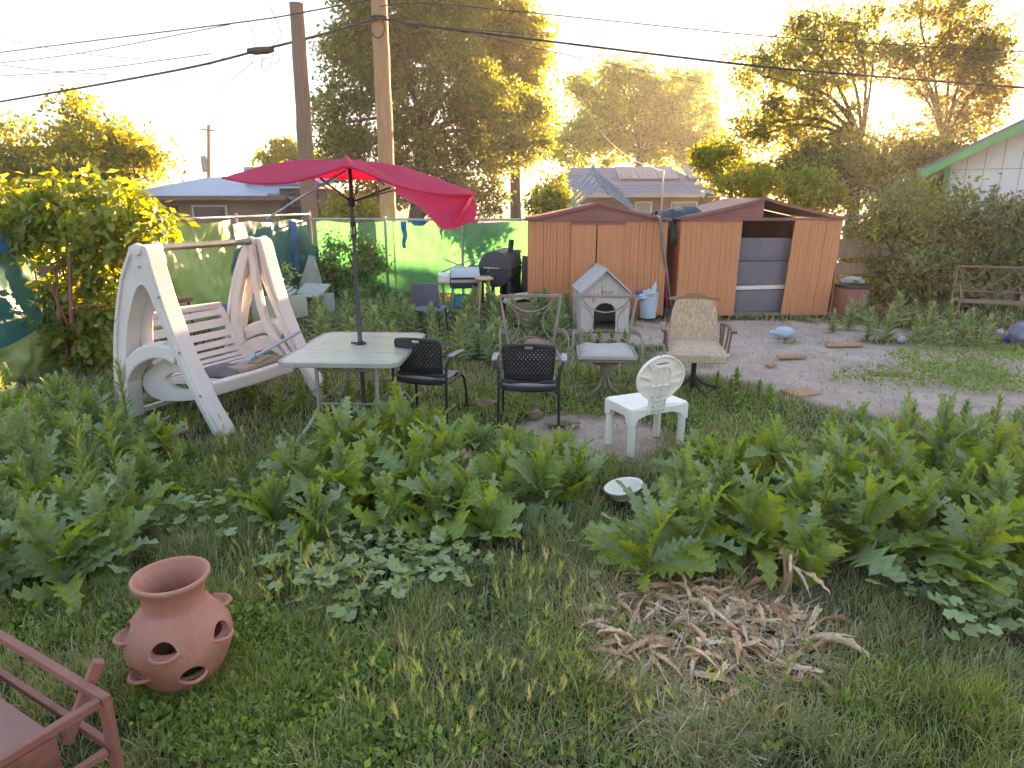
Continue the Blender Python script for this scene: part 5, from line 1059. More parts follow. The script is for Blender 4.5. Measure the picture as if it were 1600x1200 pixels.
# ------------------------------------------------------------------ roof of closed shed: stacked A-shaped metal frames
ac = D(935, 290, 12.7); af = thing('folding_table_frames', 'stack of pale grey chevron metal frames lying over the closed shed ridge', 'metal frames', (ac.x, 12.5, 0))
STEELB = mat('blue_grey_enamel', (.38, .42, .48), (.28, .31, .36), rough=.5, scale=5, c3=(.30, .26, .24), s3=5, t3=.62)
for k in range(4):
    y = .18 * k; ax_, az = D(935 - 3 * k, 288 - 9 * k, 12.5 + y).x - ac.x, D(935, 288 - 9 * k, 12.5 + y).z
    l = D(882 + 5 * k, 336 - 12 * k, 12.5 + y); r_ = D(996 - 7 * k, 332 - 9 * k, 12.5 + y)
    MB().bar((l.x - ac.x, y, l.z), (ax_ + .04, y, az), .10, .035, (0, 0, 1)).build('left_arm', STEELB, af)
    MB().bar((ax_ - .03, y + .004, az), (r_.x - ac.x, y + .004, r_.z), .10, .035, (0, 0, 1)).build('right_arm', STEELB, af)
    for j in range(3):
        u = .25 + .28 * j; MB().box((ax_ + (r_.x - ac.x - ax_) * u, y, az + (r_.z - az) * u - .035), (.03, .08, .05)).build('rung', OLDWOOD, af)
# a torn sheet of boards under the frames
dk = MB()
def dtf(u, v):
    x = 2.62 + .75 * u; y = 12.15 + 1.2 * v; z = 1.80 + .10 * noise.noise((x * 4, y * 3, 0)) + .06 * noise.noise((x * 9, y * 7, 3)) - (.55 * max(0, .18 - v) / .18 * (1 if .25 < u < .75 else .5)) + .08 * u
    return (x, y, z)
dk.grid(dtf, 30, 30); tag(dk.build('crumpled_tarp', mat('charcoal_tarp', (.05, .065, .08), (.03, .04, .05), rough=.45, bump=.5, bscale=14), None, smooth=True, ang=180, thick=.006), 'crumpled charcoal tarp slung between the two shed roofs', 'tarp')
pp = thing('steel_pipe', 'long grey pipe leaning between the two sheds', 'pipe', (*G(1050, 492).xy, 0))
p = D(1030, 338, 11.75) - pp.location; MB().tube([(0, 0, .02), tuple(p)], .028, 10).build('tube', GALV, pp, smooth=True)
p2_ = thing('broom', 'red handled broom leaning beside the grey pipe', 'broom', (*G(1042, 495).xy, 0)); p = D(1040, 430, 11.75) - p2_.location
MB().tube([(0, 0, .1), tuple(p)], .014, 8).build('handle', mat('pink_red_paint', (.55, .03, .10), rough=.45), p2_); MB().box((0, 0, .07), (.12, .05, .16)).build('bristles', BLACKM, p2_)
gh = thing('garden_hose', 'blue hose looped over a stump between the sheds', 'hose', (*G(1066, 494).xy, 0))
MB().tube(spline([(.0, 0, .02), (.05, -.02, .35), (.04, 0, .62), (-.04, .03, .72), (-.10, .05, .6), (-.08, .06, .3)], 6), .018, 8).build('tube', mat('blue_hose', (.06, .14, .62), rough=.4), gh, smooth=True)
gw = thing('wood_scraps', 'broken wood planks stacked in the gap between sheds', 'planks', (*G(1058, 488).xy, 0))
for k, (dx, h, tl) in enumerate(((-.06, .62, .05), (.03, .5, -.1), (.1, .8, .12), (-.12, .95, -.03), (0, 1.2, .02))): MB().box((dx, .06 * k, h / 2), (.07, .03, h), (0, tl, 0)).build('plank', OLDWOOD, gw)
lowb = thing('low_bench', 'rough low plank bench right of the closed shed door', 'bench', (*G(1028, 485).xy, 0), R(4))
MB().box((0, 0, .25), (.42, .2, .04)).build('top', OLDWOOD, lowb)
for s in (-1, 1): MB().box((s * .16, 0, .115), (.05, .16, .23)).build('leg', OLDWOOD, lowb)
# right of open shed: plank wall and dark boxes
bw = thing('board_panel', 'grey weathered board panel right of the open shed', 'panel', (*D(1330, 470, 13.0).xy, 0), 0)
for k, (z, h) in enumerate(((1.15, .34), (.75, .2))): MB().box((.45, 0, z), (1.7, .03, h), (0, R(-2 + 3 * k), 0)).build('board', OLDWOOD, bw)
for s in (.15, 1.1): MB().box((s, .04, .66), (.07, .06, 1.32)).build('post', OLDWOOD, bw)
db = thing('dark_crate', 'dark maroon crate right of the open shed', 'crate', (*D(1328, 470, 11.9).xy, 0), R(8))
MB().box((0, 0, .28), (.42, .4, .5)).build('case', MAROON, db, bevel=.01); MB().box((0, -.01, .56), (.46, .44, .05)).build('lid', BLACKM, db, bevel=.008)
blob((0, 0, .66), (.19, .15, .06), 9, .6).build('rubble', PLY, db)
# ------------------------------------------------------------------ litter on the dirt
jg = thing('plastic_jug', 'crushed pale blue plastic jug lying on the dirt', 'jug', (*G(1224, 529).xy, 0), R(-12))
JUG = mat('pale_blue_jug', (.55, .66, .80), (.44, .55, .70), rough=.3, transl=.25, bump=.4, bscale=10)
blob((0, 0, .09), (.155, .10, .09), 3, .22, 18).build('body', JUG, jg, smooth=True, ang=35); MB().lathe([(.03, 0), (.03, .05), (0, .05)], 12, Matrix.Translation((-.15, 0, .09)) @ Matrix.Rotation(R(-90), 4, 'Y')).build('neck', JUG, jg, smooth=True)
bo_ = thing('plastic_bottle', 'small pale bottle in the grass right of the jug', 'bottle', (*G(1408, 536).xy, 0), R(30)); blob((0, 0, .05), (.08, .05, .05), 6, .2).build('body', WHITEBAG, bo_, smooth=True); MB().lathe([(.02, 0), (.02, .03), (0, .03)], 10, Matrix.Translation((.07, 0, .05)) @ Matrix.Rotation(R(90), 4, 'Y')).build('cap', BRIGHTPL, bo_)
ORB = mat('orange_board', (.52, .25, .15), (.40, .19, .11), rough=.85, scale=3, stretch=(1, 6, 6), c3=(.4, .3, .24), s3=3, t3=.6)
for i, (px, py, w, d, rz, lab) in enumerate(((1318, 541, .52, .14, 2, 'orange flat board on the dirt near the shrub'), (1238, 559, .42, .12, 8, 'orange flat board on the dirt below the jug'), (1390, 584, .48, .12, -6, 'brown board piece on the bare dirt at right'), (1252, 615, .36, .30, 20, 'square terracotta paver at the dirt edge'), (1205, 572, .2, .08, 40, 'small broken orange board on the dirt'))):
    t = thing('broken_board', lab, 'board', (*G(px, py).xy, 0), R(rz), 'flat boards on the dirt'); mb = MB(); rr = random.Random(i)
    out = [(-w / 2, -d / 2), (w / 2 * rr.uniform(.8, 1), -d / 2 * rr.uniform(.8, 1)), (w / 2, d / 2 * rr.uniform(.6, 1)), (0, d / 2 * rr.uniform(.85, 1.1)), (-w / 2 * rr.uniform(.85, 1), d / 2)]
    mb.extr(out, [], .025, Matrix.Translation((0, 0, .018)) @ Matrix.Rotation(R(-90), 4, 'X')); mb.build('slab', ORB, t, bevel=.004)
PINK = mat('pinkish_stone', (.42, .27, .21), (.32, .2, .155), rough=.9, bump=.5, bscale=25)
for i, (px, py, w, lab) in enumerate(((872, 664, .11, 'pinkish broken brick chunk beside the square black chair leg'), (895, 668, .07, 'small pinkish brick chip right of the larger chunk'), (757, 635, .10, 'pinkish clay chunk between the two black chairs'), (838, 652, .06, 'small clay crumb under the square black chair'))):
    t = blob((0, 0, .035), (w, w * .6, .045), 20 + i, .7, 9).build('brick_chunk', PINK, None, bevel=.0); t.location = (*G(px, py).xy, 0); tag(t, lab, 'brick chunk', 'broken brick chunks')
td_ = thing('clay_dish', 'overturned terracotta dish behind the bare swivel chair', 'dish', (*G(838, 545).xy, 0)); MB().lathe([(0, .11), (.12, .11), (.2, .02), (.21, .0), (.22, .0), (.22, .025), (.13, .125), (0, .125)], 24).build('bowl', mat('terracotta', (.44, .19, .125), (.36, .15, .10), rough=.8, scale=6, bump=.2, c3=(.52, .36, .30), s3=3, t3=.6, w3=.2), td_, smooth=True)
# rusty metal bench at the right edge
mbn = thing('metal_bench', 'rusty scroll back metal bench overgrown at the right edge', 'bench', (*G(1555, 512).xy, 0), R(-20))
RB = mat('pink_rust_tube', (.30, .17, .125), (.22, .12, .085), rough=.7)
for k in range(7): MB().bar((-.62, -.22 + .07 * k, .42), (.62, -.22 + .07 * k, .42), .025, .015).build('slat', RB, mbn)
for s in (-1, 1):
    MB().tube(spline([(s * .62, -.24, 0), (s * .62, -.24, .42), (s * .62, -.2, .62), (s * .62, -.05, .66), (s * .62, .22, .60)], 4), .016, 8).build('arm_leg', RB, mbn, smooth=True)
    MB().tube(spline([(s * .62, .24, 0), (s * .62, .24, .5), (s * .60, .32, .95)], 4), .016, 8).build('back_leg', RB, mbn, smooth=True)
MB().tube([(-.60, .32, .95), (.60, .32, .95)], .016, 8).build('top_rail', RB, mbn, smooth=True)
MB().tube([(-.61, .27, .55), (.61, .27, .55)], .012, 8).build('lower_rail', RB, mbn, smooth=True)
for k in range(3):
    cx = -.4 + .4 * k; MB().tube(spline([(cx - .2, .27, .56), (cx - .05, .29, .70), (cx + .12, .31, .80), (cx + .2, .32, .94)], 5), .009, 6).build('scroll', RB, mbn, smooth=True); MB().tube(spline([(cx + .2, .27, .56), (cx + .02, .29, .62), (cx - .12, .31, .84), (cx - .2, .32, .94)], 5), .009, 6).build('scroll', RB, mbn, smooth=True)
for i, (px, py, e, m_, lab) in enumerate(((1592, 540, (.16, .13, .17), mat('violet_grey_bag', (.2, .19, .3), rough=.4), 'violet grey rubbish bag at the right edge'), (1574, 536, (.07, .06, .06), mat('royal_blue_bag', (.05, .07, .5), rough=.4), 'small royal blue bag at the right edge'), (1560, 530, (.05, .05, .08), PLY, 'small grey can beside the bags at right edge'))):
    o = blob((0, 0, e[2]), e, 30 + i, .3, 14).build('rubbish_bag', m_, None, smooth=True, ang=40); o.location = (*G(px, py).xy, 0); tag(o, lab, 'bag')

# ------------------------------------------------------------------ bowl, strawberry pot, rusty frame in the foreground
bw_ = thing('dish', 'white plastic dish lying among the thistles', 'bowl', (*G(977, 785).xy, .0)); MB().lathe([(0, .012), (.09, .012), (.125, .075), (.135, .08), (.135, .087), (.118, .083), (.085, .02), (0, .02)], 28, Matrix.Translation((0, 0, .04)) @ Matrix.Rotation(R(-12), 4, 'Y')).build('bowl', BRIGHTPL, bw_, smooth=True)
TERRA = mat('terracotta_pot', (.58, .22, .155), (.47, .165, .115), rough=.75, scale=5, bump=.25, bscale=45, c3=(.56, .34, .28), s3=4, t3=.58, w3=.2)
PCX, PCY = G(292, 1068).xy
pot = thing('strawberry_pot', 'terracotta strawberry jar with side pockets standing in the grass', 'pot', (PCX, PCY, -.01), R(10)); pot.scale = (.93, .93, .93)
wobf = lambda a, z: 1 + .012 * math.sin(3 * a + z * 9)
po = MB(); po.lathe([(p.x, p.z) for p in spline([(a_, 0, b_) for a_, b_ in [(0, .0), (.10, .0), (.115, .02), (.175, .12), (.215, .22), (.222, .28), (.205, .35), (.165, .405), (.135, .43), (.128, .45), (.128, .48), (.138, .52), (.156, .553), (.163, .566), (.160, .578), (.148, .578), (.138, .56), (.118, .51), (.112, .46), (.12, .42), (.16, .37), (.19, .29), (.18, .2), (.13, .08), (0, .04)]], 3)], 72, None, wobf)
# cut the pocket openings out of the wall
pk_ = [(-90, .31), (-20, .30), (-160, .33), (-128, .19), (-62, .17), (35, .36), (160, .25)]
jar = po.build('jar', TERRA, pot, smooth=True, ang=50); bmx = bmesh.new(); bmx.from_mesh(jar.data); bmesh.ops.remove_doubles(bmx, verts=bmx.verts, dist=.0005); bmesh.ops.recalc_face_normals(bmx, faces=bmx.faces); bmx.to_mesh(jar.data); bmx.free()
cut = MB()
for a, z in pk_:
    el = [(.052 * math.cos(q), .034 * math.sin(q) - .006 * math.cos(2 * q)) for q in np.linspace(0, 2 * math.pi, 25)[:-1]]
    cut.extr(el, [], .16, Matrix.Rotation(R(a + 90), 4, 'Z') @ Matrix.Translation((0, -.22, z + .02)))
co_ = cut.build('cutter', None, pot); md = jar.modifiers.new('cut', 'BOOLEAN'); md.object = co_; md.operation = 'DIFFERENCE'; md.solver = 'EXACT'
bpy.context.view_layer.update(); dgx_ = bpy.context.evaluated_depsgraph_get(); jm = bpy.data.meshes.new_from_object(jar.evaluated_get(dgx_)); jar.modifiers.clear(); jar.data = jm; bpy.data.objects.remove(co_)
jm.polygons.foreach_set('use_smooth', [True] * len(jm.polygons)); jm.set_sharp_from_angle(angle=R(50))
for a, z in pk_:
    a_ = R(a); rr = np.interp(z, [.12, .22, .28, .35, .405], [.175, .215, .222, .205, .165]); mb = MB()
    def pf(u, v):
        th = R(-98) + R(196) * u; w = .058 + .006 * v; dz = -.036 * math.cos(th) ; dx = w * math.sin(th)
        out_ = rr - .018 + (.05 * v) * max(0, math.cos(th)) ** .6 + .012 - .35 * dx * dx / rr * 4
        return (out_ * math.cos(a_) - dx * math.sin(a_), out_ * math.sin(a_) + dx * math.cos(a_), z + .01 + dz + .03 * v * max(0, math.cos(th)))
    mb.grid(pf, 18, 6); mb.build('pocket', TERRA, pot, smooth=True, thick=.014, fixn=False, ang=70)
so_ = MB(); so_.grid(lambda u, v: (.12 * v * math.cos(u * 6.2832), .12 * v * math.sin(u * 6.2832), .41 + .012 * noise.noise((u * 9, v * 9, 0))), 20, 4); so_.build('soil', mat('dry_soil', (.2, .13, .1), rough=1, bump=.6), pot)
# rusty angle iron cart at bottom left
rc = G(163, 1092, .60); rt = thing('fire_pit_cart', 'rusty brown square tube cart frame at the bottom left corner', 'cart', (rc.x, rc.y, 0))
e1 = G(0, 994, .60) - G(163, 1092, .60); e2 = G(0, 1190, .60) - G(163, 1092, .60); e1.normalize(); e2.normalize()
def sq(a, b_, w=.026, nm='tube', m_=RUSTY, up=(0, 0, 1)): return MB().bar(a, b_, w, w, up).build(nm, m_, rt, bevel=.003)
A0 = Vector((0, 0, .60)); sq(A0 - e1 * .013, A0 + e1 * 1.0, nm='top_rail'); sq(A0 + e2 * .015, A0 + e2 * .9, nm='top_rail')
sq(Vector((0, 0, 0)), Vector((0, 0, .588)), .028, 'leg'); sq(Vector((0, 0, 0)) + e1 * .95, e1 * .95 + Vector((0, 0, .586)), .028, 'leg'); sq(e2 * .85, e2 * .85 + Vector((0, 0, .586)), .028, 'leg')
sq(Vector((0, 0, .43)) + e1 * .0, Vector((0, 0, .43)) + e1 * .9, .022, 'lower_rail'); sq(Vector((0, 0, .43)) + e2 * .02, Vector((0, 0, .43)) + e2 * .85, .022, 'lower_rail')
st0 = G(140, 1062, .56) - rt.location; st1 = G(112, 1110, .40) - rt.location
st0.z, st1.z = .63, .40
sq(Vector(e1 * .10 - e2 * .05 + Vector((0, 0, .66))), Vector(e1 * .14 + e2 * .06 + Vector((0, 0, .43))), .032, 'stub_tube')
inn = [e1 * .1 + e2 * .10, e1 * .85 + e2 * .10, e1 * .85 + e2 * .8, e1 * .1 + e2 * .8]
tray = MB(); zt_, zb_ = .50, .12
vs = [(p.x, p.y, zt_) for p in inn] + [(p.x, p.y, zb_) for p in inn]
tray.add(vs, [(0, 1, 5, 4), (1, 2, 6, 5), (2, 3, 7, 6), (3, 0, 4, 7), (4, 5, 6, 7)]); tray.build('firebox', RUSTY, rt, thick=.008)
tl_ = MB(); P0, P1, P2, P3 = [p + Vector((0, 0, .505)) for p in inn]; tl_.add([P0, P1, P1.lerp(P2, .42) + Vector((0, 0, .03)), P0.lerp(P3, .42) + Vector((0, 0, .03))], [(0, 1, 2, 3)]); tl_.build('lid_sheet', mat('red_brown_sheet', (.36, .145, .115), (.29, .11, .085), rough=.5, scale=4, c3=(.46, .27, .23), s3=5, t3=.64), rt, thick=.006)

# loose stones on the bare dirt
r = random.Random(91); sm_ = MB()
for i in range(900):
    x, y = r.uniform(2.4, 7.5), r.uniform(5.6, 11.4)
    if dirt(x, y) < .5: continue
    s = r.uniform(.006, .02) * (2 if r.random() < .06 else 1); q = [Vector((r.uniform(.6, 1) * math.cos(a), r.uniform(.6, 1) * math.sin(a), 0)) * s for a in (0, 1.26, 2.5, 3.77, 5.03)]; n = len(sm_.v); z = hgt(x, y) - .002
    sm_.v += [(x + p.x, y + p.y, z) for p in q] + [(x + p.x * .6, y + p.y * .6, z + s * .6) for p in q]; sm_.f += [(n + k, n + (k + 1) % 5, n + 5 + (k + 1) % 5, n + 5 + k) for k in range(5)] + [tuple(n + 5 + k for k in range(5))]
tag(sm_.build('gravel', mat('pale_stone', (.42, .36, .33), (.26, .22, .2), rough=.9, scale=1.5), None, fixn=False), 'loose small stones scattered over the bare dirt', 'gravel', kind='stuff')
# ------------------------------------------------------------------ leaf meshes
def leaf_mesh(name, m, L_=1.0, W_=.20, teeth=7, arch=.5, fold=.3, wave=.04, seed=0, base=.12, notch=.5, curl=0):
    """one lobed leaf along +x, unit length scaled by L_; vein attribute bright on the midrib"""
    r = random.Random(seed); n = teeth * 2; V = []; F = []; vein = []
    x = z = 0.0; a = arch * .5
    for i in range(n + 1):
        t = i / n; w = W_ * (base + (1 - base) * math.sin(math.pi * min(1, (t * .92 + .06)) ** .85) ** .8) if i < n else .004
        tip = (i % 2 == 1); k = (1.0 if tip else notch) * r.uniform(.85, 1.15)
        fw = (.035 if tip else -.01); tw = curl * t * 3
        for s in (-1, 1):
            zz = z + w * k * (fold + tw * s) + (r.uniform(-wave, wave) if tip else r.uniform(-wave, wave) * .4)
            V.append(((x + fw * r.uniform(.6, 1.6)) * L_, s * w * k * L_ * r.uniform(.88, 1.12), zz * L_)); vein.append(0.0)
        V.append((x * L_, 0, z * L_)); vein.append(1.0)
        st = 1 / n; x += st * math.cos(a); z += st * math.sin(a); a -= arch * 1.6 / n + (curl * .35)
    for i in range(n):
        b0, b1 = 3 * i, 3 * (i + 1); F += [(b0 + 2, b0, b1, b1 + 2), (b0 + 1, b0 + 2, b1 + 2, b1 + 1)]
    me = bpy.data.meshes.new(name); me.from_pydata(V, [], F); at_ = me.attributes.new('vein', 'FLOAT', 'POINT'); at_.data.foreach_set('value', vein)
    me.materials.append(m); me.polygons.foreach_set('use_smooth', [True] * len(F)); me.update(); return me
THL = leafmat('thistle_leaf', [(.12, .18, .03), (.17, .215, .025), (.15, .20, .09), (.13, .19, .04), (.16, .21, .12), (.19, .235, .02), (.15, .22, .03), (.24, .25, .05)], .5, .5, (1.45, 1.35, .4), vein=1)
THL2 = leafmat('thistle_leaf_pale', [(.14, .195, .09), (.17, .22, .12), (.12, .18, .06), (.18, .215, .14)], .35, .55, (1.35, 1.3, .6), vein=1)
LM = [leaf_mesh('thistle_leaf', THL, 1, .19 + .025 * (i % 3), 6 + i % 3, .4 + .35 * (i % 4), .2 + .14 * (i % 3), .055, i, notch=.46 + .07 * (i % 3)) for i in range(12)]
LMP = [leaf_mesh('thistle_leaf', THL2, 1, .16 + .02 * (i % 3), 7, .35 + .2 * (i % 4), .35, .05, 40 + i, notch=.38) for i in range(5)]
LMU = [leaf_mesh('thistle_leaf', THL, 1, .13, 6, .25 + .12 * i, .4, .05, 60 + i, notch=.4) for i in range(4)]
STEM = mat('thistle_stem', (.20, .24, .12), (.14, .18, .08), rough=.7)
def thistle(p, h, L_, n, label, group, r, pale=.3, nm='thistle_plant'):
    t = thing(nm, label, 'thistle', (p.x, p.y, 0), r.uniform(0, 6.28), group)
    hs = h * r.uniform(.6, .85); ln_ = r.uniform(0, .22) * h; tx = Vector((ln_, 0, hs)); kind = r.random()
    bend = lambda u: Vector((ln_ * u * u, 0, hs * u))
    MB().tube([bend(k / 4) - Vector((0, 0, .02 if k == 0 else 0)) for k in range(5)], [.017, .014, .012, .009, .005], 6).build('stem', STEM, t, smooth=True, fixn=False)
    for i in range(n):
        u = (i + r.random()) / n; az = i * 2.39996 + r.uniform(-.8, .8)
        el = R(20 + 54 * u ** .7 + r.uniform(-20, 20)); ln = L_ * (1.08 - .62 * u) * r.uniform(.6, 1.3)
        if kind < .35: el += R(14); ln *= .85
        me = r.choice(LMP if r.random() < pale else (LMU if u > .6 else LM)); q = bend(u ** 1.2)
        if u < .08 and r.random() < .04: me = r.choice(DLT)
        M_ = Matrix.Translation((q.x + .012 * math.cos(az), q.y + .012 * math.sin(az), q.z + .012)) @ Matrix.Rotation(az, 4, 'Z') @ Matrix.Rotation(-el, 4, 'Y') @ Matrix.Rotation(r.uniform(-.8, .8), 4, 'X') @ Matrix.Diagonal((ln, ln * r.uniform(.8, 1.45), ln * r.uniform(.6, 1.3), 1))
        inst('leaf', me, t, M_)
    return t
DEADM = leafmat('dead_leaf', [(.42, .22, .14), (.52, .30, .20), (.36, .18, .11), (.56, .39, .29), (.46, .26, .17), (.45, .34, .26)], .1, .85, (1.1, .95, .8), vein=0)
DLT = [leaf_mesh('dry_leaf', DEADM, 1, .16, 6, 1.0, .5, .06, 180 + i, notch=.5) for i in range(2)]
ORD = ['first', 'second', 'third', 'fourth', 'fifth', 'sixth', 'seventh', 'eighth', 'ninth', 'tenth', 'eleventh', 'twelfth', 'thirteenth', 'fourteenth', 'fifteenth', 'sixteenth', 'seventeenth']
def rowlabels(spots, what, where):
    """one label per spot: its row (front to back) and its place from the left"""
    n = len(spots); rows = ['only'] if n < 5 else (['front', 'back'] if n < 12 else (['front', 'middle', 'back'] if n < 36 else ['front', 'second', 'third', 'back']))
    order = sorted(range(n), key=lambda i: -spots[i][1]); out = [None] * n; k = len(rows)
    for j, rw in enumerate(rows):
        mem = sorted(order[j * n // k:(j + 1) * n // k], key=lambda i: spots[i][0])
        for a, i in enumerate(mem): out[i] = what + ' ' + ORD[a] + ' from left ' + ('' if rw == 'only' else 'in the ' + rw + ' row ') + where
    return out
r = random.Random(21)
patchA = [(470, 795, .52), (545, 822, .58), (640, 800, .6), (560, 745, .62), (640, 735, .68), (700, 765, .62), (722, 822, .45), (785, 805, .45), (845, 800, .40), (800, 752, .34), (868, 752, .32), (432, 832, .4), (500, 862, .34), (765, 850, .34), (903, 785, .34), (612, 850, .34), (672, 722, .52), (520, 740, .48), (600, 715, .42), (745, 740, .38), (580, 790, .55), (680, 835, .35)]
patchB = [(1010, 908, .52), (1062, 842, .56), (1045, 868, .42), (1122, 832, .55), (1182, 880, .5), (1242, 852, .6), (1302, 822, .66), (1382, 822, .72), (1332, 882, .58), (1252, 920, .42), (1422, 880, .58), (1482, 842, .62), (1552, 862, .58), (1592, 822, .58), (1532, 792, .58), (1452, 772, .7), (1382, 765, .72), (1292, 772, .6), (1202, 782, .55), (1132, 772, .5), (1082, 752, .36), (1172, 742, .42), (1592, 905, .5), (1502, 920, .45), (1078, 800, .36), (1570, 742, .5), (1490, 745, .5), (1340, 740, .6), (1080, 890, .45), (1610, 770, .5), (1420, 830, .55)]
patchC = [(40, 905, .82), (112, 932, .66), (180, 905, .55), (70, 825, .82), (150, 805, .7), (18, 785, .85), (212, 845, .48), (232, 775, .38), (112, 745, .66), (40, 725, .75), (182, 735, .5), (250, 722, .34), (-30, 865, .85), (150, 872, .62), (90, 690, .5), (150, 680, .45), (20, 660, .55), (-20, 940, .7)]
for P_, what, where, grp, pale in ((patchA, 'jagged thistle', 'of the clump before the black chairs', 'thistles before the black chairs', .25), (patchB, 'jagged thistle', 'of the lower right patch', 'thistles at lower right', .3), (patchC, 'tall pale thistle', 'of the left edge patch', 'thistles at the left edge', .6)):
    for (px, py, h), lab in zip(P_, rowlabels(P_, what, where)):
        left_ = grp.endswith('left edge'); thistle(G(px, py), h * r.uniform(.85, 1.15) * (1.18 if left_ else 1), (.24 + .16 * h) if left_ else (.30 + .24 * h), r.randint(32, 40) if left_ else r.randint(22, 32), lab, grp, r, pale)
# ------------------------------------------------------------------ farther weeds: whole plants from shared meshes
def weed_mesh(name, seed, h, n, L_, cols, lean=.0, wid=.16):
    r_ = random.Random(seed); V = []; F = []; C = []
    for i in range(n):
        u = (i + .5) / n; az = i * 2.4 + r_.uniform(-.3, .3); el = R(20 + 60 * u + r_.uniform(-10, 10)); ln = L_ * (1.05 - .5 * u) * r_.uniform(.8, 1.2); z = h * .8 * u ** 1.1
        c = np.array(cols[r_.randrange(len(cols))]) * r_.uniform(.8, 1.25)
        M_ = Matrix.Translation((0, 0, z)) @ Matrix.Rotation(az, 4, 'Z') @ Matrix.Rotation(-el, 4, 'Y') @ Matrix.Rotation(r_.uniform(-.5, .5), 4, 'X')
        k = 5; st = []
        for j in range(k + 1):
            t = j / k; w = ln * wid * math.sin(math.pi * min(.97, t * .9 + .08)) * (1 if j % 2 else .55); zz = ln * (.18 * t - .35 * t * t)
            for y in (-w, 0, w): st.append(M_ @ Vector((t * ln, y, zz + abs(y) * .3)))
        o_ = len(V); V += [tuple(p) for p in st]; C += [tuple(c)] * len(st)
        for j in range(k):
            a = o_ + 3 * j; F += [(a, a + 1, a + 4, a + 3), (a + 1, a + 2, a + 5, a + 4)]
    return np_mesh(name, np.array(V), np.array(F), LEAFG, np.array(C))
WG = [(.18, .22, .12), (.21, .24, .15), (.16, .20, .10), (.15, .19, .06), (.19, .22, .14)]
WY = [(.13, .19, .04), (.16, .21, .06), (.11, .16, .04)]
WM = [weed_mesh('weed_foliage', 100 + i, .55, 60, .22, WG) for i in range(4)]
WM2 = [weed_mesh('weed_foliage', 120 + i, .4, 50, .2, WY) for i in range(3)]
def weeds(lab, grp, spots, meshes, s0, s1, nm='weed_plant', seed=0):
    r_ = random.Random(seed)
    for (px, py), lb_ in zip(spots, rowlabels(spots, lab, grp)):
        p = G(px, py); t = thing(nm, lb_, 'weed', (p.x, p.y, 0), r_.uniform(0, 6.28), grp); s = r_.uniform(s0, s1)
        inst('foliage', r_.choice(meshes), t, Matrix.Diagonal((s * r_.uniform(.9, 1.15), s * r_.uniform(.9, 1.15), s, 1)))
        o = inst('stem', WSTEM, t, Matrix.Diagonal((s, s, s, 1)))
WSTEM = MB().tube([(0, 0, -.02), (0, .01, .25), (.01, 0, .44)], [.011, .009, .004], 6).mesh('weed_stem', STEM)
rr = random.Random(4)
back = [(rr.uniform(490, 800), rr.uniform(495, 570)) for _ in range(50)]
back = [p for p in back if not (745 < p[0] < 800 and p[1] < 500)]
weeds('grey green weed', 'of the stand behind the table', back, WM, .75, 1.15, seed=1)
weeds('pale green weed', 'before the closed shed', [(850, 500), (870, 512), (835, 515), (885, 500), (860, 525), (840, 498), (878, 520)], WM, .85, 1.1, seed=2)
weeds('low leafy weed', 'before the dog house', [(935, 545), (955, 550), (975, 545), (920, 550), (960, 560)], WM2, .6, .8, seed=3)
weeds('pale weed', 'below the tangled shrub', [(1300, 520), (1325, 515), (1355, 530), (1400, 510), (1425, 505), (1450, 530), (1480, 515), (1385, 535), (1430, 540), (1515, 520), (1345, 505), (1470, 545), (1500, 540), (1540, 545)], WM, .7, 1.15, seed=4)
weeds('low green weed', 'beside the tweed armchair', [(1140, 625), (1165, 632), (1185, 620), (1120, 612), (1200, 638), (1150, 606)], WM2, .45, .65, seed=5)
weeds('leafy weed', 'under the patio table', [(470, 640), (510, 620), (545, 628), (600, 615), (440, 655), (400, 640), (640, 625), (580, 645), (380, 620)], WM2, .55, .85, seed=6)
weeds('leafy weed', 'at the foot of the vine', [(110, 625), (140, 640), (80, 635), (165, 655), (60, 650), (120, 660)], WM, .6, .9, seed=7)
weeds('pale weed', 'at the dirt edge, far right', [(1500, 690), (1540, 700), (1580, 690), (1600, 670), (1460, 700), (1420, 690), (1560, 715)], WM, .45, .75, seed=8)
weeds('small weed', 'before the swing and table', [(300, 720), (350, 715), (400, 720), (330, 745), (280, 750), (380, 760), (420, 700), (450, 725)], WM2, .35, .6, seed=9)
weeds('small weed', 'beside the swivel chairs', [(900, 590), (880, 580), (920, 600), (1000, 590), (860, 600), (800, 595), (1020, 600), (935, 605)], WM2, .35, .55, seed=10)
WM3 = [weed_mesh('weed_foliage', 140 + i, .85, 90, .17, [(.20, .23, .06), (.17, .21, .10), (.22, .24, .05), (.15, .19, .08)], wid=.09) for i in range(3)]
weeds('narrow leaved upright weed', 'among the left edge thistles', [(20, 700), (75, 760), (130, 700), (190, 790), (60, 860), (205, 700), (150, 840)], WM3, .75, 1.1, nm='stalky_weed', seed=11)
weeds('narrow leaved upright weed', 'among the lower right thistles', [(1110, 800), (1230, 800), (1345, 800), (1470, 800), (1560, 820), (1275, 880), (1400, 740), (1540, 740)], WM3, .6, .9, nm='stalky_weed', seed=12)
weeds('narrow upright weed', 'among the chair side thistles', [(505, 770), (620, 770), (720, 780), (820, 770), (590, 720)], WM3, .5, .7, nm='stalky_weed', seed=13)
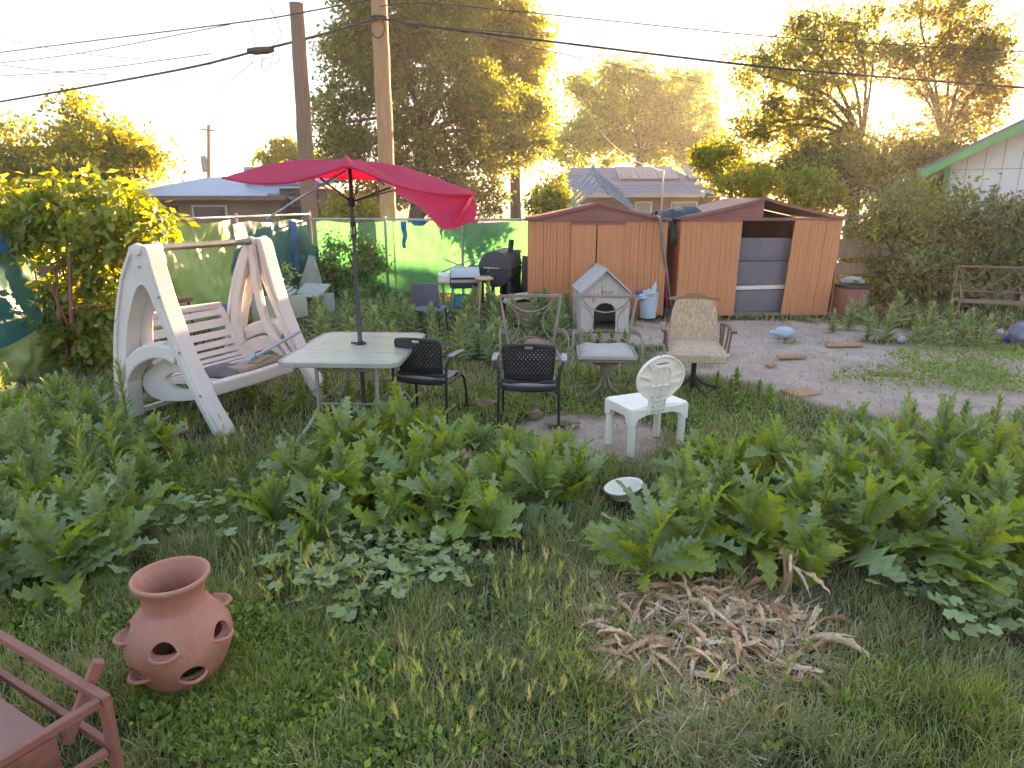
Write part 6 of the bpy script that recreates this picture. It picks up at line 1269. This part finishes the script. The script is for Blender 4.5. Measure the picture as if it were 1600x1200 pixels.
# ------------------------------------------------------------------ mallow plants with round leaves
MLM = leafmat('mallow_leaf', [(.19, .23, .11), (.15, .19, .06), (.22, .25, .15), (.15, .19, .05)], .3, .55, (1.2, 1.2, .6))
def round_leaf(seed):
    r_ = random.Random(seed); n = 20; V = [(0, 0, 0)]; F = []
    for i in range(n):
        a = R(25) + (R(310) * i / (n - 1)); k = 1 + .10 * math.cos(a * 6.2) ; V.append((k * math.cos(a), k * math.sin(a), .18 * (k - .2) + .08 * math.sin(a * 6 + seed)))
    for i in range(1, n): F.append((0, i, i + 1))
    me = bpy.data.meshes.new('mallow_leaf'); me.from_pydata(V, [], F); me.materials.append(MLM); me.polygons.foreach_set('use_smooth', [True] * len(F)); return me
RL = [round_leaf(i) for i in range(4)]
r = random.Random(8)
def mallow(px, py, n, lab, grp):
    p = G(px, py); t = thing('mallow_plant', lab, 'mallow', (p.x, p.y, 0), r.uniform(0, 6), grp); st = MB()
    for i in range(n):
        d = r.uniform(.03, .24); a = i * 2.4 + r.uniform(-.4, .4); z = r.uniform(.05, .16); q = Vector((d * math.cos(a), d * math.sin(a), z)); s = r.uniform(.025, .048)
        st.tube([(0, 0, 0), tuple(q * .5 + Vector((0, 0, .02))), tuple(q)], .0022, 4, cap=False)
        inst('leaf', r.choice(RL), t, Matrix.Translation(q) @ Matrix.Rotation(r.uniform(0, 6.28), 4, 'Z') @ Matrix.Rotation(r.uniform(-.4, .4), 4, 'X') @ Matrix.Rotation(r.uniform(-.4, .4), 4, 'Y') @ Matrix.Diagonal((s, s, s, 1)))
    st.build('stalks', STEM, t, fixn=False)
for spots, what, where, grp, n in ((((520, 870), (570, 880), (620, 890), (490, 905), (540, 915), (600, 930), (660, 885), (700, 870), (455, 890), (580, 850), (640, 920), (500, 940), (700, 900), (560, 945)), 'round leaved mallow', 'below the middle thistles', 'mallows below the middle thistles', 18), (((1480, 945), (1530, 960), (1570, 985), (1510, 985), (1590, 960), (1450, 925), (1400, 930)), 'round leaved mallow', 'below the lower right thistles', 'mallows at the right edge', 16), (((330, 800), (420, 790), (290, 830), (370, 840), (940, 900)), 'small mallow', 'between the thistle clumps', 'scattered mallows', 12)):
    for (px, py), lb_ in zip(spots, rowlabels(spots, what, where)): mallow(px, py, n, lb_, grp)
# ------------------------------------------------------------------ grass and ground cover
def field(x, y, f, s): return noise.noise((x * f, y * f, s))
PILE = G(1098, 985)
def blades(n, xs, ys, L_, wd, seed, tint=None, up=.9):
    r_ = np.random.default_rng(seed); n = len(xs); zs = np.array([hgt(x, y) for x, y in zip(xs, ys)])
    az = r_.uniform(0, 2 * np.pi, n); lean = r_.uniform(.1, 1.15, n) * up
    hv = np.stack([np.cos(az), np.sin(az)], 1); sv = np.stack([-np.sin(az), np.cos(az)], 1)
    ca = r_.uniform(0, 2 * np.pi, n); sv = np.stack([np.cos(ca), np.sin(ca)], 1)
    V = np.zeros((n, 8, 3))
    for k, t in enumerate((0, .38, .72, 1.0)):
        ang = lean * (t ** 1.2); hx = L_ * t * np.sin(ang) ; hz = L_ * t * np.cos(ang * .95); w = wd * (1 - t) ** .6 + .0006
        for s_, sg in ((0, -1), (1, 1)):
            V[:, 2 * k + s_, 0] = xs + hv[:, 0] * hx + sg * sv[:, 0] * w; V[:, 2 * k + s_, 1] = ys + hv[:, 1] * hx + sg * sv[:, 1] * w; V[:, 2 * k + s_, 2] = zs - .005 + hz
    b = np.arange(n)[:, None] * 8; F = np.concatenate([b + np.array([[2 * k, 2 * k + 1, 2 * k + 3, 2 * k + 2]]) for k in range(3)], 1).reshape(-1, 4)
    return V.reshape(-1, 3), F
GA = np.array([(.16, .175, .08), (.19, .20, .12), (.13, .15, .06), (.21, .215, .145), (.165, .185, .055)]); GY = np.array([(.16, .20, .045), (.19, .20, .06), (.14, .19, .04)]); GD = np.array([(.33, .25, .14), (.28, .21, .13), (.36, .30, .19)])
GV_, GF_, GC_ = [], [], []; off = 0
for bi, (ya, yb, dens, L0, L1, wd) in enumerate(((1.55, 2.6, 7500, .07, .15, .0019), (2.6, 3.8, 5200, .07, .15, .0023), (3.8, 5.6, 2600, .07, .15, .003), (5.6, 8.5, 1100, .06, .13, .0045), (8.5, 15, 330, .06, .14, .008))):
    hwid = .80 * yb + .4; area = (yb - ya) * 2 * hwid; n = int(area * dens); r_ = np.random.default_rng(200 + bi)
    xs = r_.uniform(-hwid, hwid, n); ys = r_.uniform(ya, yb, n)
    keep = []; Ls = []; cs = []
    u1 = r_.uniform(0, 1, n); u2 = r_.uniform(0, 1, n); u3 = r_.integers(0, 5, n); u4 = r_.integers(0, 3, n); u5 = r_.uniform(.75, 1.25, n)
    for i in range(n):
        x, y = xs[i], ys[i]; d = dirt(x, y)
        if abs(x) > .80 * y + .35: continue
        g = field(x, y, 1.3, 4.) ; g2 = field(x, y, 3.5, 9.); g3 = field(x, y, .8, 15.)
        pd = math.hypot((x - PILE.x) / .62, (y - PILE.y) / .55)
        pr = (1 - .93 * d) * (1 - .85 * sm(1.1, .75, pd)) * (.35 + .65 * sm(-.35, .15, g2))
        if u1[i] > pr: continue
        keep.append(i); Ls.append((L0 + (L1 - L0) * u2[i]) * (1 + .6 * g + .6 * g2) * (1 - .5 * d))
        dry = .10 + .35 * sm(.05, .45, g3) + .4 * d + .5 * sm(1.5, 1.0, pd); yel = sm(.05, .4, field(x, y, 1.1, 27.)) * .8 + (.35 if (x < -.4 and y < 3.2) else 0)
        if u5[i] % .01 * 100 < dry: c = GD[u4[i]]
        elif (u5[i] * 37) % 1 < yel: c = GY[u4[i]]
        else: c = GA[u3[i]]
        cs.append(c * u5[i])
    k = np.array(keep); V, F = blades(len(k), xs[k], ys[k], np.array(Ls), wd, 300 + bi)
    GV_.append(V); GF_.append(F + off); off += len(V); GC_.append(np.repeat(np.array(cs), 8, 0))
GRASSM = leafmat('grass_blades', None, .42, .55, (1.25, 1.2, .6))
o = inst('grass', np_mesh('grass', np.concatenate(GV_), np.concatenate(GF_), GRASSM, np.concatenate(GC_))); tag(o, 'short uneven green grass covering the yard', 'grass', kind='stuff')
# small leaved ground cover
r_ = np.random.default_rng(77); pts = []
for cx, cy, rx, ry, n in ((360, 1010, 90, 60, 500), (330, 1100, 120, 90, 900), (480, 1090, 140, 110, 900), (420, 1180, 150, 60, 600), (110, 960, 120, 60, 300), (640, 1170, 120, 60, 300), (300, 760, 120, 60, 500), (900, 1100, 500, 120, 350), (700, 1000, 300, 120, 300), (1500, 560, 110, 22, 700), (1440, 590, 140, 18, 500), (1550, 600, 80, 20, 300), (880, 620, 120, 40, 500), (700, 640, 120, 40, 400), (1130, 650, 120, 30, 400)):
    for _ in range(n):
        a = r_.uniform(0, 6.28); q = r_.uniform(0, 1) ** .5; p = G(cx + rx * q * math.cos(a), cy + ry * q * math.sin(a)); pts.append((p.x, p.y, .02 + r_.uniform(0, .05)))
V, F, c = leaf_cloud(np.array(pts), np.array([(.02, .02, .012)] * len(pts)), 4, .032, [(.14, .20, .045), (.17, .22, .05), (.11, .17, .05)], 9, -.3, .6)
o = inst('clover', np_mesh('clover', V, F, LEAFG, c)); tag(o, 'low small leaved clover and chickweed among the grass', 'ground cover', kind='stuff')
# foxtail grass heads
V_, F_, C_ = [], [], []; r = random.Random(31)
for cx, cy, rx, ry, n in ((480, 930, 90, 50, 40), (640, 1130, 110, 70, 45), (820, 1080, 120, 60, 22), (420, 960, 60, 30, 12), (1000, 1150, 200, 50, 18), (820, 950, 60, 40, 20), (340, 720, 80, 60, 22), (1290, 640, 80, 20, 8), (690, 950, 200, 100, 20)):
    for _ in range(n):
        p = G(cx + r.uniform(-rx, rx), cy + r.uniform(-ry, ry)); h = r.uniform(.12, .24); lx, ly = r.uniform(-.06, .06), r.uniform(-.06, .06); col = r.choice([(.36, .32, .12), (.30, .31, .10), (.42, .33, .17), (.26, .28, .09)])
        def quad(a, b_, w):
            d = (b_ - a); s = d.cross(Vector((r.uniform(-1, 1), r.uniform(-1, 1), .2))).normalized() * w; k = len(V_); V_.extend([tuple(a - s), tuple(a + s), tuple(b_ + s * .3), tuple(b_ - s * .3)]); F_.append((k, k + 1, k + 2, k + 3)); C_.extend([col] * 4)
        b0 = Vector((p.x, p.y, 0)); tp = b0 + Vector((lx, ly, h)); quad(b0, tp, .0012); ax = (tp - b0).normalized() + Vector((lx * 3, ly * 3, 0)); ax.normalize()
        for j in range(16):
            s0 = tp + ax * (.05 * j / 16); dv = (ax + Vector((r.uniform(-.5, .5), r.uniform(-.5, .5), r.uniform(-.1, .3)))).normalized(); quad(s0, s0 + dv * r.uniform(.025, .045), .0022)
o = inst('foxtail_grass', np_mesh('foxtail_grass', np.array(V_), np.array(F_), GRASSM, np.array(C_))); tag(o, 'straw yellow foxtail seed heads scattered through the grass', 'foxtail', kind='stuff')
# ------------------------------------------------------------------ heap of dead leaves
DL = [leaf_mesh('dry_leaf', DEADM, 1, .055 + .025 * (i % 4), 5, .25 + .4 * (i % 3), .5 + .4 * (i % 3), .035, 80 + i, notch=.78, curl=.09 * ((i % 5) - 2)) for i in range(10)]
hp = thing('dead_leaf_heap', 'heap of dry tan thistle leaves pulled and left on the grass', 'leaf heap', (PILE.x, PILE.y, 0)); r = random.Random(17)
for i in range(290):
    a = r.uniform(0, 6.28); q = r.uniform(0, 1) ** .6; x, y = .54 * q * math.cos(a), .45 * q * math.sin(a); ln = r.uniform(.12, .27) * (1 if i > 60 else 1.1)
    z = .012 + .055 * (1 - q) * r.uniform(.1, 1)
    M_ = Matrix.Translation((x, y, z)) @ Matrix.Rotation(r.uniform(0, 6.28), 4, 'Z') @ Matrix.Rotation(r.uniform(-.16, .14), 4, 'Y') @ Matrix.Rotation(r.uniform(-.9, .9), 4, 'X') @ Matrix.Diagonal((ln, ln * r.uniform(.4, .85), ln, 1))
    inst('dry_leaf', r.choice(DL), hp, M_)
st_ = []; 
V_, F_, C_ = [], [], []
for i in range(3200):
    a = r.uniform(0, 6.28); q = r.uniform(0, 1) ** .5; x, y = .6 * q * math.cos(a), .5 * q * math.sin(a); 
    if r.random() < .25: x, y = -.25 + r.gauss(0, .12), -.62 + r.gauss(0, .1)
    d = Vector((r.uniform(-1, 1), r.uniform(-1, 1), r.uniform(-.1, .35))).normalized(); a0 = Vector((x, y, .015 + .05 * r.random() * (1 - q))); b0 = a0 + d * r.uniform(.05, .16); s = d.cross(Vector((0, 0, 1))).normalized() * r.uniform(.0015, .004); k = len(V_)
    V_ += [tuple(a0 - s), tuple(a0 + s), tuple(b0 + s * .5), tuple(b0 - s * .5)]; F_.append((k, k + 1, k + 2, k + 3)); C_ += [r.choice([(.30, .20, .13), (.38, .28, .19), (.25, .155, .10), (.42, .35, .27)])] * 4
o = inst('straw', np_mesh('straw', np.array(V_), np.array(F_), GRASSM, np.array(C_)), hp); o['kind'] = 'stuff'
sp_ = G(1228, 930) - Vector((PILE.x, PILE.y, 0)); st_ = MB()
for k in range(5): st_.tube(spline([(sp_.x + r.uniform(-.05, .05), sp_.y + r.uniform(-.04, .04), 0), (sp_.x + r.uniform(-.02, .02), sp_.y, .14), (sp_.x + r.uniform(-.05, .05), sp_.y + r.uniform(-.03, .03), .26)], 4), [.013 - .001 * j for j in range(9)], 6)
st_.build('dead_stalk', mat('dead_stalk', (.44, .29, .18), (.34, .2, .12), rough=.9, stretch=(8, 8, 1)), hp, smooth=True, fixn=False)
for k in range(7):
    M_ = Matrix.Translation((sp_.x, sp_.y, .12 + .02 * k)) @ Matrix.Rotation(r.uniform(0, 6.28), 4, 'Z') @ Matrix.Rotation(r.uniform(-.5, .6), 4, 'Y') @ Matrix.Diagonal((.24, .16, .24, 1)); inst('dry_leaf', r.choice(DL), hp, M_)
# ------------------------------------------------------------------ climbing vine on its trellis
VM = leafmat('vine_leaf', [(.12, .17, .03), (.17, .20, .03), (.10, .15, .035), (.20, .21, .03), (.14, .17, .04), (.08, .13, .035)], .5, .4, (1.5, 1.3, .35), vein=1)
VMC = leafmat('vine_leaf_mass', None, .5, .4, (1.5, 1.3, .35))
VL = [leaf_mesh('vine_leaf', VM, 1, .26 + .05 * (i % 2), 3, .5 + .2 * i, .25, .02, 90 + i, notch=.8) for i in range(4)]
VY = 8.1; vb = D(110, 600, VY); vn = thing('climbing_vine', 'sunlit yellow green vine sprawling over the trellis at left', 'vine', (vb.x, vb.y, 0)); o0 = Vector((vb.x, vb.y, 0)); r = random.Random(55)
vbl = [(150, 330, 75, 42, .7), (70, 330, 60, 35, .7), (200, 345, 45, 45, .6), (120, 375, 75, 45, .6), (190, 400, 45, 45, .5), (235, 355, 24, 28, .4), (140, 300, 25, 18, .4), (25, 325, 45, 25, .6), (130, 440, 50, 40, .4), (110, 500, 45, 40, .35), (110, 560, 48, 40, .35), (140, 530, 40, 40, .35), (170, 460, 25, 40, .35), (60, 365, 35, 25, .4)]
def vpt(shell):
    px, py, rx, ry, dz = r.choices(vbl, [b_[2] * b_[3] for b_ in vbl])[0]; c = D(px, py, VY); s = c.length / FPX
    while True:
        q = Vector((r.uniform(-1, 1), r.uniform(-1, 1), r.uniform(-1, 1)))
        if .1 < q.length < 1: break
    if shell: q.normalize(); q.y = -abs(q.y)
    return c + Vector((q.x * rx * s, q.y * dz * .8, q.z * ry * s)) - o0, q
for i in range(300):
    p, q = vpt(True); ln = r.uniform(.11, .18); az = math.atan2(-.6 + q.y * .3, q.x + r.uniform(-.9, .9))
    inst('leaf', r.choice(VL), vn, Matrix.Translation(p) @ Matrix.Rotation(az, 4, 'Z') @ Matrix.Rotation(r.uniform(-.1, 1.1), 4, 'Y') @ Matrix.Rotation(r.uniform(-.6, .6), 4, 'X') @ Matrix.Diagonal((ln, ln, ln, 1)))
C0 = np.array([tuple(vpt(False)[0]) for _ in range(260)]); V, F, c = leaf_cloud(C0, np.array([(.10, .10, .10)] * len(C0)), 16, .15, [(.12, .17, .03), (.17, .20, .03), (.09, .14, .03), (.07, .11, .03), (.2, .21, .03)], 6, .6, .45)
o = inst('foliage', np_mesh('vine_foliage', V, F, VMC, c), vn); o['kind'] = 'stuff'
vs_ = MB()
for k in range(7):
    p, _ = vpt(False); vs_.tube(spline([(r.uniform(-.25, .25), r.uniform(-.1, .1), 0), (r.uniform(-.2, .3), 0, .7), tuple(p.lerp(Vector((0, 0, 1.2)), .4)), tuple(p)], 5), [.016 - .0007 * j for j in range(16)], 6)
vs_.build('stem', BARK, vn, smooth=True, fixn=False)
tr_ = thing('trellis', 'rusty angle iron trellis frame under the vine', 'trellis', (vb.x, vb.y, 0)); TB = [D(108, 430, 7.75), D(88, 430, 8.0)]
for (a, b_, w) in (((108, 400), (112, 505), .035), ((88, 422), (92, 500), .025), ((72, 430), (105, 505), .016), ((58, 420), (90, 418), .05), ((112, 478), (165, 476), .016)):
    p, q = D(*a, 7.7) - o0, D(*b_, 7.7) - o0; MB().bar(p, q, w, w * .8, (0, 1, 0)).build('bar', RUSTY, tr_)
for px in (110, 92): p = D(px, 480, 7.9) - o0; MB().bar((p.x, p.y, 0), (p.x, p.y, p.z), .04, .03, (0, 1, 0)).build('post', RUSTY, tr_)
# ------------------------------------------------------------------ evening haze
hz = bpy.data.materials.new('evening_haze'); hz.use_nodes = True; hn = hz.node_tree.nodes; hn.clear()
ho = hn.new('ShaderNodeOutputMaterial'); hv = hn.new('ShaderNodeVolumePrincipled'); hv.inputs['Density'].default_value = .0009; hv.inputs['Color'].default_value = (1, .97, .92, 1); hv.inputs['Anisotropy'].default_value = .45
hz.node_tree.links.new(hv.outputs[0], ho.inputs['Volume'])
gext = max(max(map(abs, gx)), max(map(abs, gy))) + 15
tag(MB().box((0, 0, 6.5), (2 * gext, 2 * gext, 16.6)).build('haze', hz), kind='stuff')
